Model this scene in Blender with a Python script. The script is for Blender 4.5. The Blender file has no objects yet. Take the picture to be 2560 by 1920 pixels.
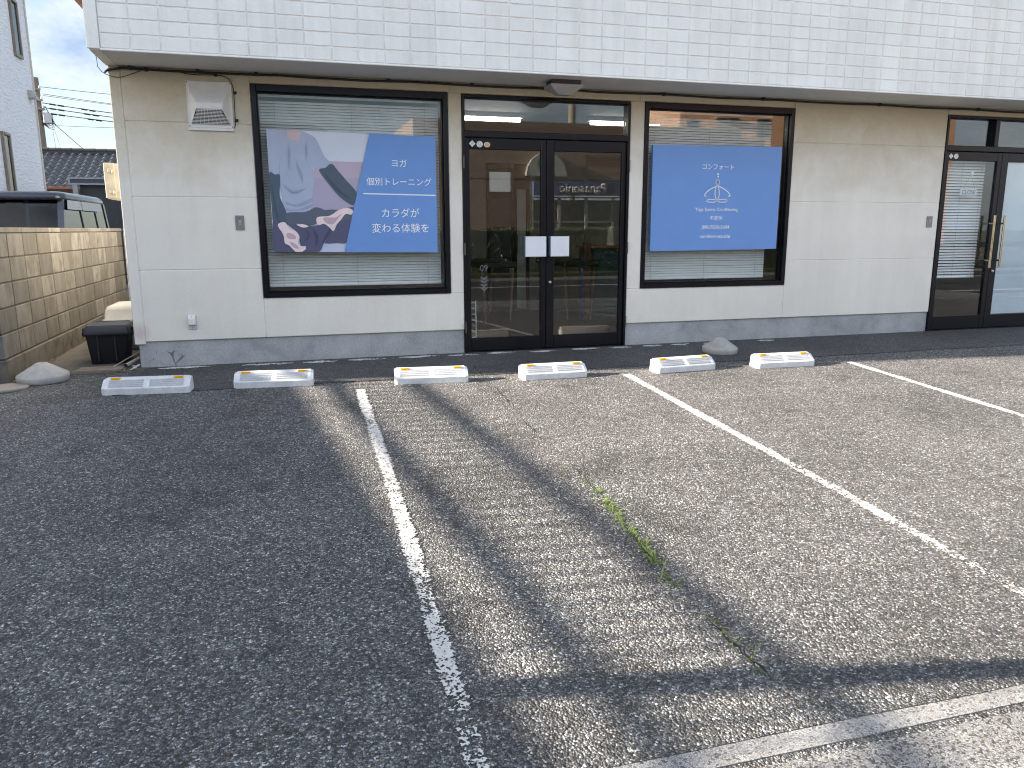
import bpy, bmesh, math, random
from mathutils import Vector, Matrix
random.seed(7)
R = math.radians
scene = bpy.context.scene
COL = scene.collection

# ------------------------------------------------------------------ camera, sky, sun, exposure
cam_d = bpy.data.cameras.new('camera')
cam = bpy.data.objects.new('camera', cam_d)
COL.objects.link(cam)
cam_d.sensor_width = 36.0
cam_d.lens = 27.28
cam_d.clip_end = 2000.0
cam_d.clip_start = 0.05
YAW, PITCH, ROLL = R(16.0706), R(-11.2855), R(-0.1502)
_r0 = Vector((math.cos(YAW), -math.sin(YAW), 0.0))
_f0 = Vector((math.sin(YAW), math.cos(YAW), 0.0))
_u0 = Vector((0, 0, 1))
_f = _f0 * math.cos(PITCH) + _u0 * math.sin(PITCH)
_u = _u0 * math.cos(PITCH) - _f0 * math.sin(PITCH)
_r = _r0 * math.cos(ROLL) + _u * math.sin(ROLL)
_u2 = _u * math.cos(ROLL) - _r0 * math.sin(ROLL)
cam.matrix_world = Matrix(((_r.x, _u2.x, -_f.x, 0.0), (_r.y, _u2.y, -_f.y, -7.19), (_r.z, _u2.z, -_f.z, 1.1663), (0, 0, 0, 1)))
scene.camera = cam

SUN_AZ, SUN_EL = R(5.0), R(18.3)          # azimuth behind the facade line, sun at the left (-x)
S = Vector((-math.cos(SUN_EL) * math.cos(SUN_AZ), math.cos(SUN_EL) * math.sin(SUN_AZ), math.sin(SUN_EL)))
sun_d = bpy.data.lights.new('sun', 'SUN')
sun_d.energy = 5.0
sun_d.angle = R(0.53)
sun_d.color = (1.0, 0.87, 0.72)
sun = bpy.data.objects.new('sun', sun_d)
COL.objects.link(sun)
sun.rotation_euler = S.to_track_quat('Z', 'Y').to_euler()

scene.view_settings.view_transform = 'Standard'
scene.view_settings.look = 'None'
scene.view_settings.exposure = 2.45
scene.view_settings.gamma = 1.0
scene.cycles.filter_width = 1.1

world = bpy.data.worlds.new('World')
scene.world = world
world.use_nodes = True


def nd(nt, kind, ins=None, **props):
    n = nt.nodes.new(kind)
    for k, v in props.items():
        setattr(n, k, v)
    for k, v in (ins or {}).items():
        s = n.inputs[k]
        if isinstance(v, bpy.types.NodeSocket):
            nt.links.new(v, s)
        else:
            s.default_value = v
    return n


def ramp(nt, fac, stops, interp='LINEAR'):
    n = nt.nodes.new('ShaderNodeValToRGB')
    n.color_ramp.interpolation = interp
    cr = n.color_ramp
    while len(cr.elements) < len(stops):
        cr.elements.new(0.5)
    for e, (p, c) in zip(cr.elements, stops):
        e.position = p
        e.color = (c[0], c[1], c[2], 1.0) if isinstance(c, (tuple, list)) else (c, c, c, 1.0)
    nt.links.new(fac, n.inputs['Fac'])
    return n.outputs['Color']


def mth(nt, op, a, b=0.0, c=None, clamp=False):
    n = nd(nt, 'ShaderNodeMath', {0: a, 1: b}, operation=op, use_clamp=clamp)
    if c is not None:
        if isinstance(c, bpy.types.NodeSocket):
            nt.links.new(c, n.inputs[2])
        else:
            n.inputs[2].default_value = c
    return n.outputs[0]


def mix(nt, fac, a, b, blend='MIX'):
    n = nt.nodes.new('ShaderNodeMix')
    n.data_type = 'RGBA'
    n.blend_type = blend
    for idx, v in ((0, fac), (6, a), (7, b)):
        s = n.inputs[idx]
        if isinstance(v, bpy.types.NodeSocket):
            nt.links.new(v, s)
        elif idx == 0:
            s.default_value = v
        else:
            s.default_value = (v[0], v[1], v[2], 1.0) if len(v) == 3 else v
    return n.outputs[2]


nt = world.node_tree
nt.nodes.clear()
sky = nd(nt, 'ShaderNodeTexSky', sky_type='NISHITA', sun_disc=False, sun_elevation=SUN_EL,
         sun_rotation=math.atan2(S.x, S.y), altitude=50.0, air_density=1.0, dust_density=1.6, ozone_density=1.2)
tc = nd(nt, 'ShaderNodeTexCoord')
mp = nd(nt, 'ShaderNodeMapping', {'Vector': tc.outputs['Generated'], 'Scale': (1.0, 1.0, 1.9), 'Location': (0.35, 0.2, 0.1)})
cn = nd(nt, 'ShaderNodeTexNoise', {'Vector': mp.outputs[0], 'Scale': 3.2, 'Detail': 9.0, 'Roughness': 0.55, 'Distortion': 0.25})
cn2 = nd(nt, 'ShaderNodeTexNoise', {'Vector': mp.outputs[0], 'Scale': 7.0, 'Detail': 6.0, 'Roughness': 0.6})
cover = ramp(nt, cn.outputs['Fac'], [(0.39, 0.0), (0.56, 1.0)])
shade = ramp(nt, cn2.outputs['Fac'], [(0.36, (1.75, 2.3, 3.25)), (0.62, (4.2, 4.35, 4.55))])
gy = nd(nt, 'ShaderNodeSeparateXYZ', {0: tc.outputs['Generated']}).outputs[1]
south = nd(nt, 'ShaderNodeMapRange', {0: gy, 1: 0.45, 2: -0.5, 3: 1.0, 4: 2.15}, interpolation_type='SMOOTHSTEP').outputs[0]   # the clouds opposite the shop are the bright ones
shade = nd(nt, 'ShaderNodeVectorMath', {0: shade, 'Scale': south}, operation='SCALE').outputs[0]
skyc = mix(nt, mth(nt, 'MULTIPLY', cover, 0.82), sky.outputs['Color'], shade)
bg = nd(nt, 'ShaderNodeBackground', {'Color': skyc, 'Strength': 0.05})
wo = nd(nt, 'ShaderNodeOutputWorld', {'Surface': bg.outputs[0]})

# ------------------------------------------------------------------ object helpers


def tag(o, label=None, cat=None, group=None, kind=None):
    for k, v in (('label', label), ('category', cat), ('group', group), ('kind', kind)):
        if v:
            o[k] = v
    return o


def thing(name, label, cat, loc=(0, 0, 0), rz=0.0, group=None):
    o = bpy.data.objects.new(name, None)
    COL.objects.link(o)
    o.empty_display_size = 0.1
    o.location = loc
    o.rotation_euler = (0, 0, rz)
    return tag(o, label, cat, group)


class MB:
    """collects shapes for one mesh object"""

    def __init__(self):
        self.bm = bmesh.new()

    def box(self, x0, x1, y0, y1, z0, z1, bev=0.0, seg=1, mat=0, M=None):
        vs = [self.bm.verts.new((x, y, z)) for x in (x0, x1) for y in (y0, y1) for z in (z0, z1)]
        q = [(0, 1, 3, 2), (4, 6, 7, 5), (0, 4, 5, 1), (2, 3, 7, 6), (0, 2, 6, 4), (1, 5, 7, 3)]
        fs = [self.bm.faces.new([vs[i] for i in f]) for f in q]
        if M:
            for v in vs:
                v.co = M @ v.co
        if bev > 0:
            es = list({e for f in fs for e in f.edges})
            r = bmesh.ops.bevel(self.bm, geom=es, offset=bev, segments=seg, affect='EDGES', profile=0.5)
            fs = [f for f in r['faces']] + [f for f in fs if f.is_valid]
        for f in fs:
            if f.is_valid:
                f.material_index = mat
        return self

    def quad(self, pts, mat=0):
        f = self.bm.faces.new([self.bm.verts.new(p) for p in pts])
        f.material_index = mat
        return f

    def prism(self, pts, axis, a, b, mat=0, bev=0.0):
        """closed outline pts in the two other axes, extruded along axis from a to b"""
        def mk(p, t):
            return {'x': (t, p[0], p[1]), 'y': (p[0], t, p[1]), 'z': (p[0], p[1], t)}[axis]
        A = [self.bm.verts.new(mk(p, a)) for p in pts]
        B = [self.bm.verts.new(mk(p, b)) for p in pts]
        n = len(pts)
        fs = [self.bm.faces.new(A), self.bm.faces.new(B[::-1])]
        for i in range(n):
            j = (i + 1) % n
            fs.append(self.bm.faces.new((A[j], A[i], B[i], B[j])))
        bmesh.ops.recalc_face_normals(self.bm, faces=fs)
        if bev > 0:
            es = list({e for f in fs for e in f.edges})
            bmesh.ops.bevel(self.bm, geom=es, offset=bev, segments=2, affect='EDGES', profile=0.5)
        for f in fs:
            if f.is_valid:
                f.material_index = mat
        return self

    def tube(self, path, r, n=8, mat=0, caps=True):
        path = [Vector(p) for p in path]
        rings = []
        up = Vector((0, 0, 1))
        for i, p in enumerate(path):
            d = (path[min(i + 1, len(path) - 1)] - path[max(i - 1, 0)]).normalized()
            ref = up if abs(d.dot(up)) < 0.95 else Vector((1, 0, 0))
            s = d.cross(ref).normalized()
            t = s.cross(d).normalized()
            rr = r[i] if isinstance(r, (list, tuple)) else r
            rings.append([self.bm.verts.new(p + (s * math.cos(a) + t * math.sin(a)) * rr)
                          for a in [2 * math.pi * k / n for k in range(n)]])
        for A, B in zip(rings, rings[1:]):
            for k in range(n):
                f = self.bm.faces.new((A[k], A[(k + 1) % n], B[(k + 1) % n], B[k]))
                f.smooth = True
                f.material_index = mat
        if caps:
            for ring, fl in ((rings[0], True), (rings[-1], False)):
                ring = [self.bm.verts.new(v.co) for v in ring]
                f = self.bm.faces.new(ring[::-1] if fl else ring)
                f.material_index = mat
        return self

    def rings(self, rings, mat=0, caps=True, smooth=True):
        """loft through closed rings (lists of points with equal counts)"""
        V = [[self.bm.verts.new(p) for p in ring] for ring in rings]
        n = len(V[0])
        fs = []
        for A, B in zip(V, V[1:]):
            for k in range(n):
                f = self.bm.faces.new((A[k], A[(k + 1) % n], B[(k + 1) % n], B[k]))
                f.smooth = smooth
                fs.append(f)
        if caps:
            fs.append(self.bm.faces.new(V[0][::-1]))
            fs.append(self.bm.faces.new(V[-1]))
        for f in fs:
            f.material_index = mat
        bmesh.ops.recalc_face_normals(self.bm, faces=fs)
        return self

    def lathe(self, prof, cx=0, cy=0, n=40, mat=0):
        self.rings([[(cx + r * math.cos(2 * math.pi * k / n), cy + r * math.sin(2 * math.pi * k / n), z) for k in range(n)]
                    for r, z in prof], mat=mat)
        return self

    def grid(self, f, nu, nv, mat=0, smooth=True):
        V = [[self.bm.verts.new(f(i / nu, j / nv)) for j in range(nv + 1)] for i in range(nu + 1)]
        for i in range(nu):
            for j in range(nv):
                q = self.bm.faces.new((V[i][j], V[i + 1][j], V[i + 1][j + 1], V[i][j + 1]))
                q.smooth = smooth
                q.material_index = mat
        return self

    def build(self, name, mat, parent=None, loc=None, sharp=None):
        me = bpy.data.meshes.new(name)
        self.bm.to_mesh(me)
        self.bm.free()
        for m in (mat if isinstance(mat, (list, tuple)) else [mat]):
            me.materials.append(m)
        o = bpy.data.objects.new(name, me)
        COL.objects.link(o)
        if parent:
            o.parent = parent
        if loc:
            o.location = loc
        return o


def frame_boxes(mb, x0, x1, z0, z1, y0, y1, wl, wr, wb, wt, bev=0.003):
    """a rectangular frame in the facade plane, rails butted between the stiles"""
    mb.box(x0, x0 + wl, y0, y1, z0, z1, bev)
    mb.box(x1 - wr, x1, y0, y1, z0, z1, bev)
    mb.box(x0 + wl, x1 - wr, y0 + 0.001, y1 - 0.001, z0, z0 + wb, bev)
    mb.box(x0 + wl, x1 - wr, y0 + 0.001, y1 - 0.001, z1 - wt, z1, bev)
    return mb


def copy_tree(o, parent=None):
    c = o.copy()
    COL.objects.link(c)
    c.parent = parent
    for ch in list(o.children):
        copy_tree(ch, c)
    return c


_font = None


def text_mesh(name, s, mat, parent, center, width=None, height=None, depth=0.0006, face='-y', offset=0.0):
    """lettering as a thin mesh, centred, facing -y (or +y)"""
    cu = bpy.data.curves.new(name, 'FONT')
    cu.body = s
    cu.size = 1.0
    cu.extrude = 0.0
    cu.offset = offset
    to = bpy.data.objects.new(name, cu)
    COL.objects.link(to)
    dg = bpy.context.evaluated_depsgraph_get()
    me = bpy.data.meshes.new_from_object(to.evaluated_get(dg))
    bpy.data.objects.remove(to)
    xs = [v.co.x for v in me.vertices]
    ys = [v.co.y for v in me.vertices]
    w, h = max(xs) - min(xs), max(ys) - min(ys)
    k = width / w if width else height / h
    mx, my = (max(xs) + min(xs)) / 2, (max(ys) + min(ys)) / 2
    sx = -1 if face == '+y' else 1
    dy = 1 if face == '+y' else -1
    for v in me.vertices:
        x, y = (v.co.x - mx) * k, (v.co.y - my) * k
        v.co = (center[0] + sx * x, center[1], center[2] + y)
    bm = bmesh.new()
    bm.from_mesh(me)
    r = bmesh.ops.extrude_face_region(bm, geom=bm.faces[:])
    for g in r['geom']:
        if isinstance(g, bmesh.types.BMVert):
            g.co.y += dy * depth
    bmesh.ops.recalc_face_normals(bm, faces=bm.faces[:])
    bm.to_mesh(me)
    bm.free()
    me.materials.clear()
    me.materials.append(mat)
    o = bpy.data.objects.new(name, me)
    COL.objects.link(o)
    if parent:
        o.parent = parent
    return o


# ------------------------------------------------------------------ materials
def newmat(name):
    m = bpy.data.materials.new(name)
    m.use_nodes = True
    t = m.node_tree
    t.nodes.clear()
    b = nd(t, 'ShaderNodeBsdfPrincipled')
    nd(t, 'ShaderNodeOutputMaterial', {'Surface': b.outputs[0]})
    return m, t, b


def simple(name, color, rough=0.55, var=0.12, scale=9.0, bump=0.0, bscale=120.0, metal=0.0, spec=0.5, emit=None, island=0.0, bdist=0.002):
    """principled surface with a little mottling, optional grain bump"""
    m, t, b = newmat(name)
    co = nd(t, 'ShaderNodeTexCoord').outputs['Object']
    n = nd(t, 'ShaderNodeTexNoise', {'Vector': co, 'Scale': scale, 'Detail': 6.0, 'Roughness': 0.6})
    lo = tuple(c * (1 - var) for c in color)
    hi = tuple(min(1, c * (1 + var)) for c in color)
    c = ramp(t, n.outputs['Fac'], [(0.3, lo), (0.7, hi)])
    if island:
        g = nd(t, 'ShaderNodeNewGeometry')
        k = mth(t, 'MULTIPLY_ADD', g.outputs['Random Per Island'], 2 * island, 1 - island)
        c = mix(t, 1.0, c, nd(t, 'ShaderNodeCombineXYZ', {0: k, 1: k, 2: k}).outputs[0], 'MULTIPLY')
    t.links.new(c, b.inputs['Base Color'])
    b.inputs['Roughness'].default_value = rough
    b.inputs['Metallic'].default_value = metal
    b.inputs['Specular IOR Level'].default_value = spec
    if bump:
        bn = nd(t, 'ShaderNodeTexNoise', {'Vector': co, 'Scale': bscale, 'Detail': 4.0})
        bp = nd(t, 'ShaderNodeBump', {'Height': bn.outputs['Fac'], 'Strength': bump, 'Distance': bdist})
        t.links.new(bp.outputs[0], b.inputs['Normal'])
    if emit:
        b.inputs['Emission Color'].default_value = (*emit[0], 1)
        b.inputs['Emission Strength'].default_value = emit[1]
    return m


def glass_mat(name, tint=(0.93, 0.95, 0.95), ior=1.5):
    m = bpy.data.materials.new(name)
    m.use_nodes = True
    t = m.node_tree
    t.nodes.clear()
    co = nd(t, 'ShaderNodeTexCoord').outputs['Object']
    wn = nd(t, 'ShaderNodeTexNoise', {'Vector': co, 'Scale': 1.3, 'Detail': 1.0})
    bp = nd(t, 'ShaderNodeBump', {'Height': wn.outputs['Fac'], 'Strength': 0.05, 'Distance': 0.004})
    bk = nd(t, 'ShaderNodeNewGeometry').outputs['Backfacing']
    io = mth(t, 'MULTIPLY_ADD', bk, 1.0 / ior - ior, ior)       # the pane does not bend light, so leaving it must not reflect totally
    fr = nd(t, 'ShaderNodeFresnel', {'IOR': io})
    tr = nd(t, 'ShaderNodeBsdfTransparent', {'Color': (*tint, 1)})
    gl = nd(t, 'ShaderNodeBsdfGlossy', {'Color': (1, 1, 1, 1), 'Roughness': 0.0, 'Normal': bp.outputs[0]})
    mx = nd(t, 'ShaderNodeMixShader', {0: fr.outputs[0], 1: tr.outputs[0], 2: gl.outputs[0]})
    nd(t, 'ShaderNodeOutputMaterial', {'Surface': mx.outputs[0]})
    return m


def asphalt_mat(name, scale, cols, warm, depth, big=0.35, strength=1.0, stain=False):
    m, t, b = newmat(name)
    co = nd(t, 'ShaderNodeTexCoord').outputs['Object']
    # break up the cells a little so stones are not perfect polygons
    wn = nd(t, 'ShaderNodeTexNoise', {'Vector': co, 'Scale': scale * 1.2, 'Detail': 2.0})
    wv = nd(t, 'ShaderNodeVectorMath', {0: wn.outputs['Color'], 1: (0.5, 0.5, 0.5)}, operation='SUBTRACT')
    wv2 = nd(t, 'ShaderNodeVectorMath', {0: wv.outputs[0]}, operation='SCALE')
    wv2.inputs['Scale'].default_value = 0.8 / scale
    v2 = nd(t, 'ShaderNodeVectorMath', {0: co, 1: wv2.outputs[0]}, operation='ADD').outputs[0]
    vo = nd(t, 'ShaderNodeTexVoronoi', {'Vector': v2, 'Scale': scale, 'Randomness': 1.0}, feature='F1')
    ve = nd(t, 'ShaderNodeTexVoronoi', {'Vector': v2, 'Scale': scale, 'Randomness': 1.0}, feature='DISTANCE_TO_EDGE')
    sx = nd(t, 'ShaderNodeSeparateColor', {'Color': vo.outputs['Color']})
    base = ramp(t, sx.outputs[0], cols)
    tint = ramp(t, sx.outputs[1], [(0.0, (0.93, 0.98, 1.06)), (0.45, (1, 1, 1)), (1.0, warm)])
    c = mix(t, 1.0, base, tint, 'MULTIPLY')
    gap = ramp(t, ve.outputs['Distance'], [(0.02, 0.30), (0.15, 1.0)])
    c = mix(t, 1.0, c, gap, 'MULTIPLY')
    # worn and dirty areas
    bn = nd(t, 'ShaderNodeTexNoise', {'Vector': co, 'Scale': 0.9, 'Detail': 7.0, 'Roughness': 0.62})
    c = mix(t, 1.0, c, ramp(t, bn.outputs['Fac'], [(0.3, 1 - big), (0.7, 1 + big * 0.4)]), 'MULTIPLY')
    fn = nd(t, 'ShaderNodeTexNoise', {'Vector': co, 'Scale': 14.0, 'Detail': 4.0, 'Roughness': 0.7})
    c = mix(t, 1.0, c, ramp(t, fn.outputs['Fac'], [(0.3, 0.78), (0.7, 1.16)]), 'MULTIPLY')
    if stain:
        on = nd(t, 'ShaderNodeTexNoise', {'Vector': co, 'Scale': 2.6, 'Detail': 3.0, 'Roughness': 0.5, 'Distortion': 0.6})
        c = mix(t, 1.0, c, ramp(t, on.outputs['Fac'], [(0.60, 1.0), (0.72, 0.66)]), 'MULTIPLY')
        dv = nd(t, 'ShaderNodeTexVoronoi', {'Vector': v2, 'Scale': 3.1, 'Randomness': 1.0})
        c = mix(t, 1.0, c, ramp(t, dv.outputs['Distance'], [(0.05, 0.55), (0.10, 1.0)]), 'MULTIPLY')
        pv_ = nd(t, 'ShaderNodeTexVoronoi', {'Vector': co, 'Scale': 24.0, 'Randomness': 1.0})
        c = mix(t, ramp(t, pv_.outputs['Distance'], [(0.06, 0.75), (0.085, 0.0)]), c, (0.52, 0.50, 0.47))
    t.links.new(c, b.inputs['Base Color'])
    b.inputs['Roughness'].default_value = 0.72
    b.inputs['Specular IOR Level'].default_value = 0.35
    dome = mth(t, 'SUBTRACT', 0.8, vo.outputs['Distance'])
    h = mth(t, 'ADD', mth(t, 'MULTIPLY', dome, 1.0), mth(t, 'MULTIPLY', sx.outputs[2], 0.55))
    bp = nd(t, 'ShaderNodeBump', {'Height': h, 'Strength': strength, 'Distance': depth})
    t.links.new(bp.outputs[0], b.inputs['Normal'])
    return m


def stucco_mat(name, color, soil=0.0, soilz=(1.5, 2.5), bscale=95.0, bump=0.45, pink=False, tiles=False):
    m, t, b = newmat(name)
    g = nd(t, 'ShaderNodeNewGeometry')
    co = g.outputs['Position']
    n1 = nd(t, 'ShaderNodeTexNoise', {'Vector': co, 'Scale': 1.4, 'Detail': 7.0, 'Roughness': 0.6})
    c = ramp(t, n1.outputs['Fac'], [(0.3, tuple(x * 0.93 for x in color)), (0.7, tuple(min(1, x * 1.04) for x in color))])
    # rain streaks
    sm = nd(t, 'ShaderNodeMapping', {'Vector': co, 'Scale': (9.0, 9.0, 0.5)})
    n2 = nd(t, 'ShaderNodeTexNoise', {'Vector': sm.outputs[0], 'Scale': 1.0, 'Detail': 5.0, 'Roughness': 0.65})
    c = mix(t, 1.0, c, ramp(t, n2.outputs['Fac'], [(0.3, (0.965, 0.96, 0.95)), (0.6, (1, 1, 1))]), 'MULTIPLY')
    if tiles:
        k = mth(t, 'MULTIPLY_ADD', g.outputs['Random Per Island'], 0.07, 0.95)
        c = mix(t, 1.0, c, nd(t, 'ShaderNodeCombineXYZ', {0: k, 1: k, 2: k}).outputs[0], 'MULTIPLY')
        s2 = nd(t, 'ShaderNodeMapping', {'Vector': co, 'Scale': (5.0, 5.0, 0.35)})
        n6 = nd(t, 'ShaderNodeTexNoise', {'Vector': s2.outputs[0], 'Scale': 1.6, 'Detail': 6.0, 'Roughness': 0.7})
        c = mix(t, 1.0, c, ramp(t, n6.outputs['Fac'], [(0.3, (0.91, 0.905, 0.89)), (0.55, (1, 1, 1))]), 'MULTIPLY')
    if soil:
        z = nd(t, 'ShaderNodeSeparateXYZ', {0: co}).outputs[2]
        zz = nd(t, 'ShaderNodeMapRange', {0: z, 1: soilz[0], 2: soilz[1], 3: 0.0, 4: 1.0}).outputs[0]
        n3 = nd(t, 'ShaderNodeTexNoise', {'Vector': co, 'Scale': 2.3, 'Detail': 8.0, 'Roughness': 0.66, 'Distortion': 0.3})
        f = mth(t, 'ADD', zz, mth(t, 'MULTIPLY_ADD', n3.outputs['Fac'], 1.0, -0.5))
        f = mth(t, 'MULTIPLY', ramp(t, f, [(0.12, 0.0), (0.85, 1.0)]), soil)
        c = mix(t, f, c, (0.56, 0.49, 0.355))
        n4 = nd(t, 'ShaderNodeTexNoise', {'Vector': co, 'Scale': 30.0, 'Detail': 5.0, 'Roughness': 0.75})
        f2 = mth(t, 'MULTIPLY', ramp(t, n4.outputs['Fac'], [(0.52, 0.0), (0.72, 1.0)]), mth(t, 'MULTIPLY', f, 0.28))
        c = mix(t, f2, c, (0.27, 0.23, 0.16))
    if pink:
        d = nd(t, 'ShaderNodeVectorMath', {0: co, 1: (-1.23, 0.0, 0.31)}, operation='DISTANCE').outputs['Value']
        n5 = nd(t, 'ShaderNodeTexNoise', {'Vector': co, 'Scale': 60.0, 'Detail': 3.0})
        f = mth(t, 'MULTIPLY', ramp(t, d, [(0.02, 0.7), (0.10, 0.0)]), mth(t, 'ADD', n5.outputs['Fac'], 0.2), clamp=True)
        c = mix(t, f, c, (0.50, 0.33, 0.36))
    t.links.new(c, b.inputs['Base Color'])
    b.inputs['Roughness'].default_value = 0.8
    b.inputs['Specular IOR Level'].default_value = 0.25
    v = nd(t, 'ShaderNodeTexNoise', {'Vector': co, 'Scale': bscale, 'Detail': 3.0, 'Roughness': 0.55})
    v2 = nd(t, 'ShaderNodeTexNoise', {'Vector': co, 'Scale': bscale * 0.3, 'Detail': 2.0})
    h = mth(t, 'ADD', v.outputs['Fac'], mth(t, 'MULTIPLY', v2.outputs['Fac'], 0.6))
    bp = nd(t, 'ShaderNodeBump', {'Height': h, 'Strength': bump, 'Distance': 0.006})
    t.links.new(bp.outputs[0], b.inputs['Normal'])
    return m


def concrete_mat(name, color, dark=0.55, rough=0.85, scale=3.0, speck=True, bump=0.3):
    m, t, b = newmat(name)
    co = nd(t, 'ShaderNodeNewGeometry').outputs['Position']
    n1 = nd(t, 'ShaderNodeTexNoise', {'Vector': co, 'Scale': scale, 'Detail': 8.0, 'Roughness': 0.65, 'Distortion': 0.2})
    c = ramp(t, n1.outputs['Fac'], [(0.28, tuple(x * dark for x in color)), (0.5, tuple(x * 0.92 for x in color)), (0.72, tuple(min(1, x * 1.12) for x in color))])
    n2 = nd(t, 'ShaderNodeTexNoise', {'Vector': co, 'Scale': scale * 16, 'Detail': 5.0, 'Roughness': 0.7})
    c = mix(t, 1.0, c, ramp(t, n2.outputs['Fac'], [(0.3, 0.8), (0.65, 1.08)]), 'MULTIPLY')
    if speck:
        vo = nd(t, 'ShaderNodeTexVoronoi', {'Vector': co, 'Scale': 110.0})
        c = mix(t, ramp(t, vo.outputs['Distance'], [(0.16, 0.75), (0.25, 0.0)]), c, tuple(x * 0.30 for x in color))
    t.links.new(c, b.inputs['Base Color'])
    b.inputs['Roughness'].default_value = rough
    b.inputs['Specular IOR Level'].default_value = 0.3
    bn = nd(t, 'ShaderNodeTexNoise', {'Vector': co, 'Scale': 130.0, 'Detail': 4.0})
    bp = nd(t, 'ShaderNodeBump', {'Height': bn.outputs['Fac'], 'Strength': bump, 'Distance': 0.004})
    t.links.new(bp.outputs[0], b.inputs['Normal'])
    return m


def block_mat(name):
    m, t, b = newmat(name)
    g = nd(t, 'ShaderNodeNewGeometry')
    co = g.outputs['Position']
    rnd = g.outputs['Random Per Island']
    off = nd(t, 'ShaderNodeCombineXYZ', {0: mth(t, 'MULTIPLY', rnd, 37.0), 1: mth(t, 'MULTIPLY', rnd, 91.0), 2: 0.0}).outputs[0]
    v = nd(t, 'ShaderNodeVectorMath', {0: co, 1: off}, operation='ADD').outputs[0]
    base = ramp(t, rnd, [(0.0, (0.115, 0.112, 0.102)), (0.5, (0.155, 0.151, 0.138)), (1.0, (0.21, 0.204, 0.186))])
    n1 = nd(t, 'ShaderNodeTexNoise', {'Vector': v, 'Scale': 5.0, 'Detail': 6.0, 'Roughness': 0.6})
    c = mix(t, ramp(t, n1.outputs['Fac'], [(0.47, 0.0), (0.62, 0.85)]), base, (0.12, 0.11, 0.095))
    sm = nd(t, 'ShaderNodeMapping', {'Vector': v, 'Scale': (9.0, 9.0, 2.6)})
    n2 = nd(t, 'ShaderNodeTexNoise', {'Vector': sm.outputs[0], 'Scale': 1.0, 'Detail': 6.0, 'Roughness': 0.7})
    c = mix(t, 1.0, c, ramp(t, n2.outputs['Fac'], [(0.3, 0.72), (0.6, 1.06)]), 'MULTIPLY')
    t.links.new(c, b.inputs['Base Color'])
    b.inputs['Roughness'].default_value = 0.9
    b.inputs['Specular IOR Level'].default_value = 0.2
    bn = nd(t, 'ShaderNodeTexNoise', {'Vector': co, 'Scale': 90.0, 'Detail': 4.0})
    bp = nd(t, 'ShaderNodeBump', {'Height': bn.outputs['Fac'], 'Strength': 0.4, 'Distance': 0.005})
    t.links.new(bp.outputs[0], b.inputs['Normal'])
    return m


def paint_mat(name, keep, color=(0.60, 0.59, 0.565), scale=95.0):
    """road paint worn off the high stones: the bare asphalt shows through"""
    m = bpy.data.materials.new(name)
    m.use_nodes = True
    t = m.node_tree
    t.nodes.clear()
    co = nd(t, 'ShaderNodeTexCoord').outputs['Object']
    vo = nd(t, 'ShaderNodeTexVoronoi', {'Vector': co, 'Scale': scale}, feature='F1')
    n1 = nd(t, 'ShaderNodeTexNoise', {'Vector': co, 'Scale': 36.0, 'Detail': 6.0, 'Roughness': 0.72})
    n2 = nd(t, 'ShaderNodeTexNoise', {'Vector': co, 'Scale': 3.0, 'Detail': 3.0})
    uvx = nd(t, 'ShaderNodeTexCoord').outputs['UV']
    sep = nd(t, 'ShaderNodeSeparateXYZ', {0: uvx})
    edge = mth(t, 'ABSOLUTE', mth(t, 'MULTIPLY_ADD', sep.outputs[0], 2.0, -1.0))
    edgef = ramp(t, edge, [(0.55, 0.0), (1.0, 0.24)])
    wear = ramp(t, sep.outputs[1], [(0.0, 0.0), (0.35, 0.03), (0.6, 0.10), (1.0, 0.14)])
    s = mth(t, 'ADD', n1.outputs['Fac'], mth(t, 'MULTIPLY_ADD', n2.outputs['Fac'], 0.5, -0.25))
    s = mth(t, 'ADD', s, mth(t, 'MULTIPLY_ADD', vo.outputs['Distance'], 0.35, -0.12))
    s = mth(t, 'SUBTRACT', mth(t, 'SUBTRACT', s, edgef), wear)
    f = ramp(t, s, [(keep - 0.02, 0.0), (keep + 0.02, 1.0)])
    b = nd(t, 'ShaderNodeBsdfPrincipled', {'Roughness': 0.75})
    cn_ = ramp(t, n1.outputs['Fac'], [(0.3, tuple(x * 0.75 for x in color)), (0.6, color)])
    t.links.new(cn_, b.inputs['Base Color'])
    bp = nd(t, 'ShaderNodeBump', {'Height': mth(t, 'SUBTRACT', 0.8, vo.outputs['Distance']), 'Strength': 0.6, 'Distance': 0.004})
    t.links.new(bp.outputs[0], b.inputs['Normal'])
    tr = nd(t, 'ShaderNodeBsdfTransparent')
    mx = nd(t, 'ShaderNodeMixShader', {0: f, 1: tr.outputs[0], 2: b.outputs[0]})
    nd(t, 'ShaderNodeOutputMaterial', {'Surface': mx.outputs[0]})
    return m


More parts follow.
